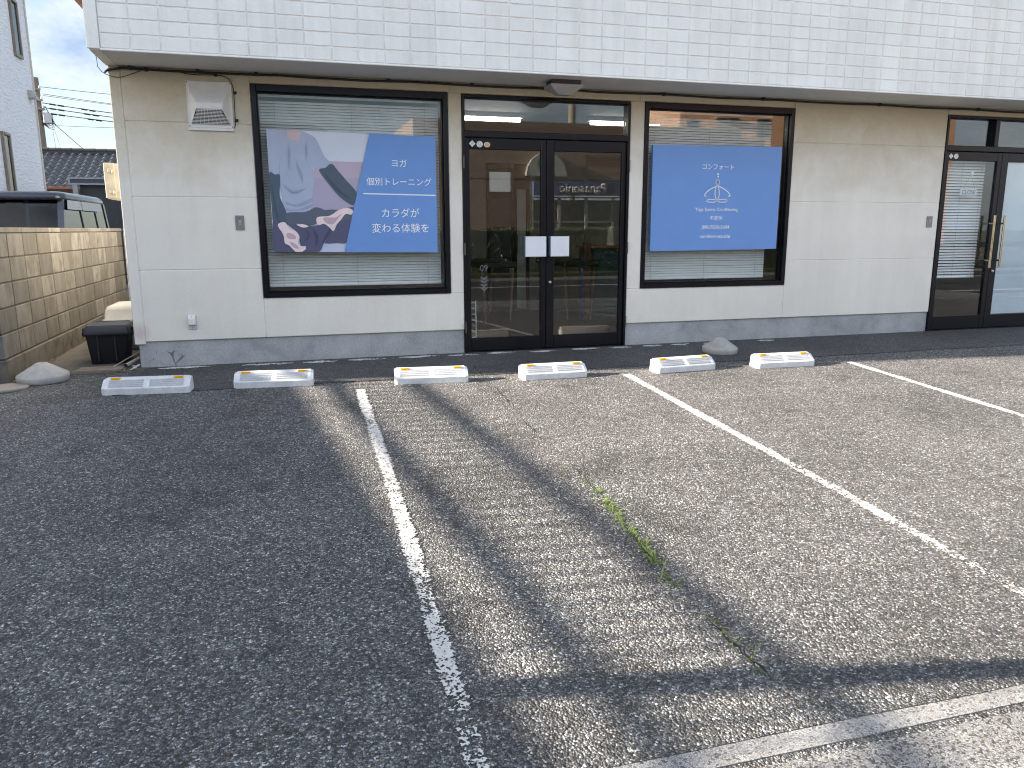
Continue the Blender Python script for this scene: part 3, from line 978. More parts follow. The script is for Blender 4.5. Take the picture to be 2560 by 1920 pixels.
ART1=[
('paper_pale',0,[(-0.094, 2.006), (0.771, 1.993), (0.514, 0.968), (-0.093, 0.975)]),
('paper_pink',0,[(0.3, 1.753), (0.431, 1.753), (0.711, 1.751), (0.676, 1.61), (0.269, 1.61)]),
('paper_mauve',0,[(0.263, 1.61), (0.676, 1.61), (0.603, 1.321), (0.231, 1.32)]),
('paper_mat',0,[(0.213, 0.971), (0.514, 0.968), (0.55, 1.114), (0.29, 1.078)]),
('print_neck',1,[(0.056, 2.02), (0.192, 2.019), (0.184, 1.943), (0.145, 1.911), (0.088, 1.941)]),
('print_shirt',1,[(-0.094, 2.006), (0.057, 2.005), (0.076, 1.963), (0.105, 1.93), (0.145, 1.917), (0.175, 1.934), (0.189, 1.997), (0.242, 1.982), (0.304, 1.947), (0.347, 1.866), (0.374, 1.797), (0.432, 1.73), (0.38, 1.691), (0.326, 1.671), (0.283, 1.701), (0.28, 1.583), (0.256, 1.44), (0.247, 1.362), (0.195, 1.318), (0.029, 1.305), (0.006, 1.414), (-0.006, 1.602), (-0.045, 1.631), (-0.096, 1.641), (-0.095, 1.832)]),
('print_shirt_shade',1,[(0.017, 1.8), (0.001, 1.719), (-0.003, 1.602), (0.003, 1.462), (0.011, 1.367), (-0.003, 1.485), (-0.012, 1.602), (-0.003, 1.719)]),
('print_shirt_shade',1,[(0.034, 1.403), (0.116, 1.385), (0.237, 1.434), (0.255, 1.44), (0.249, 1.404), (0.138, 1.362), (0.039, 1.379)]),
('print_shirt_shade',1,[(0.031, 1.349), (0.137, 1.341), (0.24, 1.386), (0.245, 1.362), (0.16, 1.332), (0.036, 1.325)]),
('print_sleeve',1,[(0.326, 1.676), (0.381, 1.697), (0.435, 1.733), (0.487, 1.675), (0.556, 1.593), (0.639, 1.489), (0.614, 1.385), (0.56, 1.399), (0.478, 1.466), (0.393, 1.573)]),
('print_sleeve_fold',1,[(0.367, 1.655), (0.424, 1.597), (0.504, 1.502), (0.586, 1.431), (0.479, 1.49), (0.399, 1.585)]),
('print_sleeve',1,[(-0.093, 1.638), (-0.045, 1.632), (-0.004, 1.623), (-0.016, 1.461), (0.005, 1.391), (0.032, 1.314), (0.05, 1.222), (-0.012, 1.198), (-0.081, 1.226), (-0.088, 1.378)]),
('print_sleeve_fold',1,[(-0.079, 1.555), (-0.057, 1.437), (-0.046, 1.319), (-0.029, 1.224), (-0.059, 1.295), (-0.074, 1.437)]),
('print_legging',1,[(-0.085, 1.236), (-0.041, 1.203), (0.005, 1.092), (0.084, 0.976), (-0.09, 0.977)]),
('print_short',1,[(0.302, 1.32), (0.399, 1.339), (0.496, 1.339), (0.61, 1.36), (0.588, 1.246), (0.455, 1.224), (0.346, 1.23)]),
('print_short',1,[(0.029, 1.308), (0.195, 1.32), (0.28, 1.359), (0.351, 1.339), (0.374, 1.309), (0.312, 1.278), (0.283, 1.218), (0.188, 1.197), (0.13, 1.217), (0.047, 1.217)]),
('print_legging',1,[(0.041, 1.214), (0.142, 1.21), (0.224, 1.197), (0.297, 1.207), (0.357, 1.218), (0.41, 1.185), (0.404, 1.133), (0.337, 1.047), (0.291, 0.973), (0.159, 0.973), (0.133, 1.043), (0.125, 1.122), (0.092, 1.164)]),
('print_legging',1,[(0.411, 1.2), (0.467, 1.226), (0.584, 1.246), (0.543, 1.062), (0.447, 1.05), (0.343, 1.051), (0.389, 1.12)]),
('print_legging_fold',1,[(0.187, 1.164), (0.215, 1.139), (0.204, 1.085), (0.157, 1.061), (0.195, 1.097), (0.203, 1.133)]),
('print_legging_fold',1,[(0.392, 1.175), (0.402, 1.139), (0.325, 1.054), (0.339, 1.09)]),
('print_skin',1,[(0.281, 1.246), (0.3, 1.277), (0.397, 1.287), (0.472, 1.333), (0.546, 1.355), (0.601, 1.334), (0.589, 1.297), (0.537, 1.302), (0.495, 1.253), (0.457, 1.212), (0.425, 1.153), (0.392, 1.185), (0.345, 1.217), (0.297, 1.205)]),
('print_skin_shade',1,[(0.348, 1.272), (0.445, 1.272), (0.507, 1.309), (0.468, 1.26), (0.418, 1.212), (0.358, 1.23)]),
('print_skin',1,[(-0.044, 1.215), (0.013, 1.231), (0.051, 1.176), (0.103, 1.152), (0.131, 1.103), (0.114, 1.049), (0.146, 1.023), (0.175, 1.025), (0.177, 0.996), (0.129, 0.973), (0.087, 0.981), (0.039, 1.031), (0.003, 1.053), (-0.005, 1.128), (-0.035, 1.174)]),
('print_skin_shade',1,[(0.031, 1.14), (0.084, 1.125), (0.1, 1.091), (0.052, 1.086), (0.023, 1.104)]),
('print_skin_shade',1,[(0.045, 1.062), (0.097, 1.041), (0.119, 1.004), (0.077, 1.013)]),
('print_skin',1,[(0.112, 1.21), (0.166, 1.214), (0.212, 1.195), (0.164, 1.185)]),
('print_shirt_shade',1,[(0.226, 1.91), (0.234, 1.84), (0.225, 1.747), (0.22, 1.84)]),
('print_shirt_shade',1,[(0.085, 1.883), (0.087, 1.79), (0.073, 1.674), (0.073, 1.79)]),
('print_shirt_shade',1,[(0.135, 1.745), (0.177, 1.652), (0.184, 1.558), (0.167, 1.628)]),
('print_shirt_shade',1,[(0.02, 1.556), (0.098, 1.498), (0.206, 1.523), (0.097, 1.479)]),
('print_legging_fold',1,[(0.247, 1.176), (0.291, 1.103), (0.263, 1.017), (0.273, 1.097)]),
('paper_blue',0,[(0.771, 1.993), (1.359, 1.985), (1.358, 0.959), (0.514, 0.968)]),
('paper_white',0,[(0.698, 1.485), (1.35, 1.475), (1.35, 1.465), (0.698, 1.475)]),
]
TXT1=[('ヨガ',(0.961, 1.747),(1.093, 1.75)),('個別トレーニング',(0.731, 1.588),(1.314, 1.585)),('カラダが',(0.857, 1.313),(1.197, 1.314)),('変わる体験を',(0.765, 1.186),(1.28, 1.173)),]
TXT2=[('コンフォート',(4.069, 1.772),(4.421, 1.779)),('Yoga Sports Conditioning',(4.004, 1.352),(4.492, 1.354)),('不定休',(4.169, 1.272),(4.32, 1.272)),('090-7530-5694',(4.088, 1.181),(4.401, 1.18)),('comfort-ota.site',(4.071, 1.091),(4.418, 1.089)),]
LOGO= [[(4.244, 1.653), (4.25, 1.652), (4.256, 1.648), (4.261, 1.642), (4.264, 1.634), (4.265, 1.626), (4.265, 1.618), (4.262, 1.61), (4.258, 1.604), (4.253, 1.6), (4.247, 1.599), (4.241, 1.6), (4.235, 1.604), (4.23, 1.61), (4.227, 1.617), (4.225, 1.626), (4.226, 1.634), (4.228, 1.641), (4.232, 1.647), (4.238, 1.651), (4.244, 1.653)], [(4.24, 1.589), (4.247, 1.587), (4.253, 1.58), (4.259, 1.57), (4.263, 1.556), (4.267, 1.54), (4.268, 1.522), (4.268, 1.505), (4.267, 1.489), (4.264, 1.475), (4.259, 1.464), (4.254, 1.458), (4.248, 1.455), (4.241, 1.458), (4.235, 1.464), (4.229, 1.475), (4.225, 1.489), (4.221, 1.505), (4.22, 1.522), (4.22, 1.539), (4.221, 1.555), (4.224, 1.569), (4.229, 1.58), (4.234, 1.586), (4.24, 1.589)], [(4.247, 1.443), (4.245, 1.439), (4.239, 1.436), (4.229, 1.433), (4.217, 1.431), (4.202, 1.429), (4.186, 1.429), (4.17, 1.429), (4.155, 1.431), (4.143, 1.433), (4.133, 1.435), (4.126, 1.439), (4.124, 1.442), (4.126, 1.446), (4.132, 1.449), (4.142, 1.452), (4.154, 1.454), (4.169, 1.456), (4.185, 1.456), (4.201, 1.456), (4.216, 1.455), (4.228, 1.452), (4.238, 1.45), (4.245, 1.446), (4.247, 1.443)], [(4.371, 1.444), (4.369, 1.44), (4.363, 1.437), (4.353, 1.434), (4.34, 1.432), (4.325, 1.43), (4.309, 1.43), (4.293, 1.43), (4.278, 1.431), (4.266, 1.433), (4.256, 1.436), (4.249, 1.439), (4.247, 1.443), (4.249, 1.447), (4.255, 1.45), (4.264, 1.453), (4.277, 1.455), (4.292, 1.457), (4.308, 1.457), (4.324, 1.457), (4.339, 1.455), (4.352, 1.453), (4.362, 1.451), (4.368, 1.447), (4.371, 1.444)], [(4.247, 1.598), (4.21, 1.576), (4.168, 1.558), (4.127, 1.531), (4.104, 1.504), (4.102, 1.489), (4.122, 1.489)], [(4.247, 1.598), (4.284, 1.577), (4.325, 1.56), (4.367, 1.533), (4.392, 1.506), (4.394, 1.491), (4.374, 1.491)]]
DOTS= [(4.245, 1.706), (4.247, 1.68)]
BOARD1= [(-0.094, 2.006), (1.359, 1.985), (1.358, 0.959), (-0.093, 0.975)]
BOARD2= [(3.517, 1.971), (4.972, 1.988), (4.974, 0.957), (3.519, 0.945)]


# ------------------------------------------------------------------ sign boards on the glass
def lin(c):
    return tuple(((x / 255) / 12.92 if x / 255 <= 0.04045 else ((x / 255 + 0.055) / 1.055) ** 2.4) for x in c)


INK = {'paper_pale': (208, 216, 230), 'paper_pink': (188, 172, 192), 'paper_mauve': (172, 166, 190), 'paper_mat': (188, 198, 224),
       'print_neck': (206, 182, 184), 'print_shirt': (170, 181, 204), 'print_shirt_shade': (150, 161, 189), 'print_shirt_light': (172, 183, 208),
       'print_sleeve': (76, 92, 110), 'print_sleeve_fold': (62, 78, 96), 'print_legging': (84, 86, 116), 'print_legging_fold': (68, 70, 100),
       'print_short': (88, 98, 114), 'print_skin': (236, 216, 216), 'print_skin_shade': (196, 168, 182), 'paper_blue': (108, 151, 214), 'paper_white': (236, 240, 246)}
INKM = {}


def ink(n):
    if n not in INKM:
        INKM[n] = simple(n, lin(INK[n]), 0.45, var=0.07 if n.startswith('print') else 0.03, scale=4.0)
    return INKM[n]


def smooth(pts, n=4):
    out = []
    N = len(pts)
    for i in range(N):
        p0, p1, p2, p3 = (Vector(pts[(i + k) % N]) for k in (-1, 0, 1, 2))
        for j in range(n):
            t = j / n
            out.append(tuple(0.5 * ((2 * p1) + (p2 - p0) * t + (2 * p0 - 5 * p1 + 4 * p2 - p3) * t * t + (3 * p1 - p0 - 3 * p2 + p3) * t ** 3)))
    return out


def clip_poly(pts, quad):
    """keep the part of pts inside the convex quad (the board)"""
    area = sum(quad[i][0] * quad[(i + 1) % 4][1] - quad[(i + 1) % 4][0] * quad[i][1] for i in range(4))
    q = quad if area > 0 else quad[::-1]
    out = list(pts)
    for i in range(4):
        a, b = q[i], q[(i + 1) % 4]
        src, out = out, []

        def side(p):
            return (b[0] - a[0]) * (p[1] - a[1]) - (b[1] - a[1]) * (p[0] - a[0])
        for k in range(len(src)):
            p, r = src[k], src[(k + 1) % len(src)]
            sp, sr = side(p), side(r)
            if sp >= 0:
                out.append(p)
            if sp * sr < 0:
                t = sp / (sp - sr)
                out.append((p[0] + (r[0] - p[0]) * t, p[1] + (r[1] - p[1]) * t))
    return out


SY = 0.012


def board(name, quad, label, mat):
    c = ((quad[0][0] + quad[2][0]) / 2, SY, (quad[0][1] + quad[2][1]) / 2)
    t_ = thing(name, label, 'sign')
    m_ = MB()
    m_.prism(quad, 'y', SY, SY + 0.03)
    m_.build('board', mat, t_)
    return t_


sb1 = board('sign_board', BOARD1, 'sign board with a photo of a seated yoga pose and white lettering on blue', ink('paper_white'))
mb = MB()
mats = []
for i, (n, s, pts) in enumerate(ART1):
    if n not in mats:
        mats.append(n)
    p = smooth(pts) if s else pts
    p = clip_poly(p, BOARD1)
    if n == 'paper_blue':
        p = pts
    y = SY - 0.0012 - 0.00035 * i
    f = mb.bm.faces.new([mb.bm.verts.new((a, y, b)) for a, b in p])
    f.material_index = mats.index(n)
    f.normal_update()
    if f.normal.y > 0:
        f.normal_flip()
mb.build('picture', [ink(n) for n in mats], sb1)
LET = simple('white_lettering', (0.92, 0.93, 0.95), 0.5, var=0.02)
ly = SY - 0.0012 - 0.00035 * len(ART1)
for s, p, q in TXT1:
    o = text_mesh('lettering', s, LET, sb1, ((p[0] + q[0]) / 2, ly, (p[1] + q[1]) / 2), width=abs(q[0] - p[0]))
sb2 = board('sign_board', BOARD2, 'plain blue sign board with a white line drawing of a meditating figure', ink('paper_blue'))
for s, p, q in TXT2:
    text_mesh('lettering', s, LET, sb2, ((p[0] + q[0]) / 2, SY - 0.0008, (p[1] + q[1]) / 2), width=abs(q[0] - p[0]), offset=0.006)
mb = MB()
for path in LOGO:
    for (a, b), (c, d) in zip(path, path[1:]):
        L = math.hypot(c - a, d - b) or 1e-6
        nx, nz = -(d - b) / L * 0.0042, (c - a) / L * 0.0042
        ex, ez = (c - a) / L * 0.0015, (d - b) / L * 0.0015
        mb.prism([(a + nx - ex, b + nz - ez), (c + nx + ex, d + nz + ez), (c - nx + ex, d - nz + ez), (a - nx - ex, b - nz - ez)], 'y', SY - 0.0016, SY - 0.0004)
for (a, b) in DOTS:
    mb.prism([(a + 0.0085 * math.cos(k * math.pi / 8), b + 0.0085 * math.sin(k * math.pi / 8)) for k in range(16)], 'y', SY - 0.0016, SY - 0.0004)
mb.build('emblem', LET, sb2)

# CLOSE plate hanging inside the right-hand shop's door
cs = thing('hanging_sign', 'small white CLOSE plate hanging by a cord behind the door glass', 'sign')
mb = MB()
mb.box(7.358, 7.592, 0.064, 0.068, 1.526, 1.600, 0.001)
mb.build('plate', simple('close_plate', (0.62, 0.64, 0.68), 0.5), cs)
text_mesh('lettering', 'CLOSE', simple('grey_ink', (0.10, 0.10, 0.11), 0.6), cs, (7.475, 0.0636, 1.563), width=0.185, offset=0.006)
mb = MB()
mb.tube([(7.40, 0.066, 1.60), (7.482, 0.064, 1.755)], 0.0016, 6)
mb.tube([(7.56, 0.066, 1.60), (7.486, 0.064, 1.755)], 0.0016, 6)
mb.build('cord', simple('sign_cord', (0.4, 0.36, 0.28), 0.8), cs)
mb = MB()
mb.box(7.468, 7.500, 0.042, 0.066, 1.745, 1.79, 0.004)
mb.build('hook', M['white_plastic'], cs)

# ------------------------------------------------------------------ things fixed to the front wall
vh = thing('vent_hood', 'white hooded air vent with a louvred grille high on the wall', 'vent')
X0, X1, Z0, Z1 = -0.704, -0.352, 1.998, 2.366
mb = MB()
mb.box(X0, X1, -0.014, -0.0005, Z0, Z1, 0.004, 2)
mb.box(X0 - 0.004, X1 + 0.002, -0.022, -0.0006, Z0 - 0.022, Z0 - 0.001, 0.002)
mb.build('back_plate', M['white_plastic'], vh)


def sstep(t):
    t = max(0.0, min(1.0, t))
    return t * t * (3 - 2 * t)


def hood_pt(u, v):
    # v 0 bottom .. 1 top ; front face narrows as it stands off the plate
    z = Z0 + 0.022 + (Z1 - Z0 - 0.046) * v
    if v > 0.36:
        f = min(1.0, ((1 - v) / 0.50)) ** 1.6 if v > 0.5 else 1.0
    else:
        f = v / 0.36
    narrow = 0.055 * sstep(f * 1.1)
    a = X0 + 0.022 + narrow
    b = X1 - 0.022 - narrow
    uu = (u - 0.16) / 0.68
    if uu < 0:
        k = u / 0.16
        x = (X0 + 0.016) * (1 - k) + a * k
        y = -0.0145 - 0.125 * f * sstep(k)
    elif uu > 1:
        k = (1 - u) / 0.16
        x = (X1 - 0.016) * (1 - k) + b * k
        y = -0.0145 - 0.125 * f * sstep(k)
    else:
        x = a + (b - a) * uu
        y = -0.0145 - 0.125 * f
        if 0.25 < uu < 0.75 and 0.60 < v < 0.93:
            y += 0.004 * sstep(min(uu - 0.25, 0.75 - uu) / 0.05) * sstep(min(v - 0.60, 0.93 - v) / 0.05)
    return (x, y, z)


mb = MB()
mb.grid(hood_pt, 50, 50)
mb.build('hood', M['white_plastic'], vh)
mb = MB()


def grille_pt(u, v):
    return hood_pt(0.165 + 0.67 * u, 0.02 + 0.33 * v)


gp = [grille_pt(0, 0), grille_pt(1, 0), grille_pt(1, 1), grille_pt(0, 1)]
mb.quad([(p[0], p[1] - 0.0008, p[2]) for p in gp])
for k in range(11):
    v = (k + 0.5) / 11
    a, b = Vector(grille_pt(0, v)), Vector(grille_pt(1, v))
    mb.tube([a + Vector((0, -0.004, 0)), b + Vector((0, -0.004, 0))], 0.0030, 6, mat=1)
for u in (0.11, 0.22, 0.33, 0.44, 0.56, 0.67, 0.78, 0.89):
    a, b = Vector(grille_pt(u, 0)), Vector(grille_pt(u, 1))
    mb.tube([a + Vector((0, -0.003, 0)), b + Vector((0, -0.003, 0))], 0.0014, 6, mat=1)
mb.build('grille', [M['dark'], M['white_plastic']], vh)
for x in (X0 + 0.009, X1 - 0.009):
    for z in (Z0 + 0.012, Z1 - 0.012):
        mb = MB()
        lathe_y(mb, [(0.006, -0.0135), (0.006, -0.0165), (0.003, -0.018)], x, z, 10)
        mb.build('screw', M['grey_plate'], vh)


def wall_plate(name, x0, x1, z0, z1, label):
    t_ = thing(name, label, 'switch', group='grey switch plates on the front wall')
    m_ = MB()
    m_.box(x0, x1, -0.009, -0.0003, z0, z1, 0.003, 2)
    m_.build('cover_plate', M['grey_plate'], t_)
    cx, cz, w, h = (x0 + x1) / 2, (z0 + z1) / 2, (x1 - x0), (z1 - z0)
    m_ = MB()
    m_.box(cx - w * 0.19, cx + w * 0.19, -0.0115, -0.0091, cz - h * 0.2, cz + h * 0.2, 0.001)
    m_.build('switch_rim', simple('switch_rim', (0.30, 0.305, 0.31), 0.4), t_)
    m_ = MB()
    m_.box(cx - w * 0.12, cx + w * 0.12, -0.016, -0.0116, cz + h * 0.0, cz + h * 0.16, 0.002)
    m_.build('toggle', simple('toggle', (0.42, 0.42, 0.42), 0.4), t_)
    for dz in (-0.30, 0.30):
        m_ = MB()
        lathe_y(m_, [(0.0035, -0.009), (0.0035, -0.0102), (0.002, -0.0106)], cx, cz + dz * h, 10)
        m_.build('screw', M['black'], t_)


wall_plate('switch_plate', -0.394, -0.320, 1.165, 1.287, 'grey switch plate on the wall left of the yoga photo sign')
wall_plate('switch_plate', 6.868, 6.945, 1.176, 1.296, 'grey switch plate beside the door with the CLOSE sign')

oc = thing('outlet_cover', 'small white weatherproof outlet cover low on the wall', 'outlet')
mb = MB()
mb.box(-0.838, -0.768, -0.007, -0.0003, 0.322, 0.447, 0.003, 2)
mb.build('base_plate', simple('outlet_base', (0.55, 0.55, 0.54), 0.5), oc)
mb = MB()
mb.prism([(-0.0071, 0.357), (-0.040, 0.365), (-0.040, 0.415), (-0.026, 0.446), (-0.0071, 0.446)], 'x', -0.834, -0.774, bev=0.004)
mb.build('hood', M['white_plastic'], oc)
for z, y in ((0.433, -0.028), (0.336, -0.006)):
    mb = MB()
    lathe_y(mb, [(0.004, y), (0.004, y - 0.005), (0.002, y - 0.006)], -0.804, z, 10)
    mb.build('screw', M['black'], oc)

# old screw holes near the right shop
# soffit lamp over the entrance
sl = thing('soffit_lamp', 'grey faceted lamp mounted under the overhang above the entrance', 'lamp')
mb = MB()
mb.box(2.335, 2.60, -0.40, -0.22, 2.415, 2.4552, 0.004)
mb.build('base', simple('lamp_base', (0.07, 0.07, 0.072), 0.5), sl)
mb = MB()
a, b = 0.150, 0.105
cx, cy = 2.465, -0.31
mb.rings([[(cx + sx * a * k, cy + sy * b * k, z) for sx, sy in ((-1, -1), (1, -1), (1, 1), (-1, 1))] for k, z in ((1.0, 2.4145), (0.97, 2.392), (0.42, 2.338), (0.30, 2.333))], smooth=False)
mb.build('lamp_shade', simple('lamp_shade_grey', (0.33, 0.33, 0.32), 0.35), sl)

# black cable run clipped in the corner under the overhang
cb = thing('cable', 'thick black cable sagging along the wall under the overhang', 'cable')
rc = random.Random(11)
pts = [(-1.30, 0.02, 2.405), (-1.27, -0.02, 2.418), (-1.165, -0.022, 2.436)]
x = -1.05
while x < 10.5:
    pts.append((x, -0.022 + rc.uniform(-0.004, 0.004), 2.439 - 0.007 * abs(math.sin(x * 2.6)) - rc.uniform(0, 0.003)))
    x += 0.22
mb = MB()
mb.tube(pts, 0.0095, 8)
mb.build('cable_sheath', M['black'], cb)
for x in (-1.11, -0.60, -0.15, 0.95, 1.70, 3.6, 4.7, 6.1, 7.4):
    mb = MB()
    mb.box(x - 0.012, x + 0.012, -0.036, -0.0003, 2.424, 2.4545, 0.003)
    mb.build('cable_clip', M['black'], cb)
tw = thing('thin_cable', 'thin black wire looping off the wall corner under the overhang', 'cable')
mb = MB()
mb.tube([(-1.40, 0.10, 2.60), (-1.342, -0.03, 2.506), (-1.337, -0.05, 2.433), (-1.31, -0.045, 2.395), (-1.284, -0.03, 2.380), (-1.25, -0.022, 2.370), (-1.21, -0.015, 2.364), (-1.17, -0.012, 2.370), (-1.132, -0.012, 2.383), (-1.061, -0.012, 2.412), (-0.994, -0.014, 2.437)], 0.0028, 6)
mb.build('wire', M['black'], tw)
mb = MB()
mb.box(-1.005, -0.975, -0.024, -0.0003, 2.42, 2.448, 0.004)
mb.build('cable_clip', M['black'], tw)
tw = thing('thin_cable', 'thin black wire running down beside the white vent hood', 'cable')
mb = MB()
mb.tube([(-0.80, -0.014, 2.432), (-0.74, -0.012, 2.425), (-0.68, -0.012, 2.415), (-0.60, -0.012, 2.412), (-0.466, -0.013, 2.418), (-0.41, -0.012, 2.412), (-0.37, -0.011, 2.395), (-0.347, -0.010, 2.365), (-0.336, -0.010, 2.32), (-0.334, -0.010, 2.25), (-0.336, -0.010, 2.12), (-0.338, -0.010, 2.05), (-0.340, -0.010, 2.02), (-0.352, -0.010, 2.0)], 0.0034, 6)
mb.build('wire', M['black'], tw)
for x, z in ((-0.466, 2.418), (-0.325, 2.285), (-0.325, 2.065)):
    mb = MB()
    mb.box(x - 0.013, x + 0.013, -0.022, -0.0003, z - 0.011, z + 0.011, 0.003)
    mb.build('cable_clip', M['black'], tw)

# cream utility cabinet on the side wall
ab = thing('meter_cabinet', 'cream cabinet with small latches on the side wall of the shop', 'cabinet')
mb = MB()
mb.box(-1.478, -1.2745, 0.56, 1.0, 1.437, 1.74, 0.010, 2)
mb.box(-1.485, -1.40, 0.553, 0.5598, 1.445, 1.745, 0.003)
mb.build('cabinet_body', simple('cream_paint', (0.31, 0.29, 0.235), 0.45), ab)
for z in (1.50, 1.68):
    mb = MB()
    mb.box(-1.450, -1.395, 0.535, 0.5525, z - 0.014, z + 0.014, 0.003)
    mb.box(-1.420, -1.405, 0.525, 0.5345, z - 0.022, z + 0.005, 0.003)
    mb.build('latch', simple('cream_latch', (0.29, 0.27, 0.215), 0.45), ab)

# ------------------------------------------------------------------ wheel stops


def wheel_stop_meshes(W=0.60, D=0.150, H=0.112):
    e = 0.022
    # outline rings across x: profile (y, z), y=0 front
    prof = [(0.0, 0.0), (0.0, 0.046), (0.004, 0.052), (0.078, 0.106), (0.088, H), (0.120, H), (0.130, 0.106), (D, 0.0)]
    m_ = MB()
    ring = []
    for x, k in ((-W / 2 + 0.0, 1), (-W / 2 + e, 2), (W / 2 - e, 2), (W / 2, 1)):
        if k == 1:
            ring.append([(x, 0.012 + (y - 0.0) * 0.86 if False else min(max(y, 0.010), D - 0.010), min(z, H - 0.012)) for y, z in prof])
        else:
            ring.append([(x, y, z) for y, z in prof])
    m_.rings(ring, smooth=False)
    bm = m_.bm
    # ribbed panels in the sloping face; shade between ribs painted as darker strips
    nrm = Vector((0, -(0.106 - 0.052), 0.078 - 0.004)).normalized()
    sl_ = Vector((0, 0.078 - 0.004, 0.106 - 0.052))
    o0 = Vector((0, 0.004, 0.052))

    def P(x, t, d):
        return o0 + sl_ * t + nrm * d + Vector((x, 0, 0))
    for (xa, xb) in ((-W / 2 + 0.045, -0.020), (0.020, W / 2 - 0.045)):
        for k in range(4):
            t0 = 0.05 + 0.205 * k
            a = [P(xa, t0 + 0.13, 0.0006), P(xb, t0 + 0.13, 0.0006), P(xb - 0.004, t0 + 0.175, 0.0055), P(xa + 0.004, t0 + 0.175, 0.0055)]
            b = [P(xa, t0 + 0.205, 0.0006), P(xb, t0 + 0.205, 0.0006)]
            m_.quad(a)
            m_.quad([a[3], a[2], b[1], b[0]])
            m_.quad([P(xa, t0 + 0.02, 0.0005), P(xb, t0 + 0.02, 0.0005), P(xb, t0 + 0.13, 0.0005), P(xa, t0 + 0.13, 0.0005)], mat=1)
    body = m_
    refl = []
    for sx in (-1, 1):
        r_ = MB()
        c = sx * (W / 2 - 0.085)
        r_.prism([(0.066, 0.0945), (0.0645, 0.1165), (0.086, 0.1165), (0.098, 0.1125), (0.098, 0.1085)], 'x', c - 0.031, c + 0.031, bev=0.0015)
        refl.append((sx, r_))
    return body, refl


WSTOPS = [((-1.373, -0.921), (-0.750, -0.989), 'shaded white wheel stop nearest the black box and block wall'),
          ((-0.441, -0.932), (0.156, -0.987), 'shaded white wheel stop in front of the yoga photo sign'),
          ((0.783, -1.093), (1.371, -1.156), 'half sunlit white wheel stop just right of the nearest painted line'),
          ((1.834, -1.213), (2.365, -1.213), 'white wheel stop in front of the double entrance door'),
          ((3.014, -1.247), (3.599, -1.202), 'white wheel stop standing in front of the far concrete cone base'),
          ((3.977, -1.274), (4.553, -1.295), 'white wheel stop farthest right, past the concrete cone base')]
M['groove'] = simple('rib_groove_shade', (0.36, 0.37, 0.39), 0.7)
proto = None
for (a, b, lab) in WSTOPS:
    if proto is None:
        body, refl = wheel_stop_meshes()
        ws = thing('wheel_stop', lab, 'wheel stop', group='white wheel stops in a row')
        body.build('stop_body', [M['stop'], M['groove']], ws)
        for sx, r_ in refl:
            r_.build('reflector', M['amber'], ws)
        proto = ws
    else:
        ws = copy_tree(proto)
        ws['label'] = lab
    a, b = Vector((a[0], a[1], 0)), Vector((b[0], b[1], 0))
    c = (a + b) / 2
    d = (b - a).normalized()
    k = min(1.04, max(0.94, (b - a).length / 0.60))
    ws.scale = (k, 1, 1)
    ws.location = (c.x, c.y, gz(c.y) + 0.0015)
    ws.rotation_euler = (math.atan(SL), 0, math.atan2(d.y, d.x))

# ------------------------------------------------------------------ concrete cone bases
cone = None
for cx, cy, s, lab in ((-1.915, -0.285, 1.0, 'grey concrete cone base by the block wall'), (4.045, -0.515, 0.90, 'grey concrete cone base in front of the wall, behind the wheel stops')):
    if cone is None:
        cone = thing('pole_base', lab, 'pole base', group='concrete pole bases')
        mb = MB()
        mb.lathe([(0.02, 0.10), (0.018, 0.142), (0.034, 0.144), (0.048, 0.138), (0.060, 0.130), (0.184, 0.053), (0.188, 0.046), (0.186, 0.004), (0.180, 0.0)], n=48)
        mb.build('concrete_body', M['conc'], cone)
        mb = MB()
        mb.lathe([(0.0005, 0.137), (0.019, 0.137), (0.019, 0.1372), (0.0005, 0.1372)], n=20)
        mb.build('socket', M['dark'], cone)
        c = cone
    else:
        c = copy_tree(cone)
        c['label'] = lab
    c.location = (cx, cy, gz(cy) + 0.001)
    c.scale = (s, s, s * (1.0 if s == 1 else 1.1))
    c.rotation_euler = (math.atan(SL), 0, 0)

mh = thing('manhole_cover', 'round dark iron cover with a pale rim beside the block wall', 'manhole cover', (-2.12, -0.515, gz(-0.515) - 0.006))
mb = MB()
mb.lathe([(0.0005, 0.0), (0.140, 0.0), (0.140, 0.014), (0.132, 0.018), (0.0005, 0.018)], n=48)
mb.build('lid', simple('iron_lid', (0.10, 0.09, 0.075), 0.7, bump=0.4, bscale=40), mh)
mb = MB()
mb.lathe([(0.141, 0.0), (0.162, 0.0), (0.162, 0.019), (0.141, 0.021)], n=48)
mb.build('rim', simple('lid_rim', (0.24, 0.22, 0.19), 0.7), mh)

# ------------------------------------------------------------------ boxes in the alley
bx = thing('storage_box', 'black plastic storage box with a latched lid', 'storage box', (-1.555, 0.48, 0.0065), R(3))


def rrect(hx, hy, z, r=0.02, n=4, cx=0, cy=0):
    out = []
    for qx, qy, a0 in ((1, 1, 0), (-1, 1, 90), (-1, -1, 180), (1, -1, 270)):
        for k in range(n + 1):
            a = R(a0 + 90 * k / n)
            out.append((cx + qx * (hx - r) + r * math.cos(a), cy + qy * (hy - r) + r * math.sin(a), z))
    return out


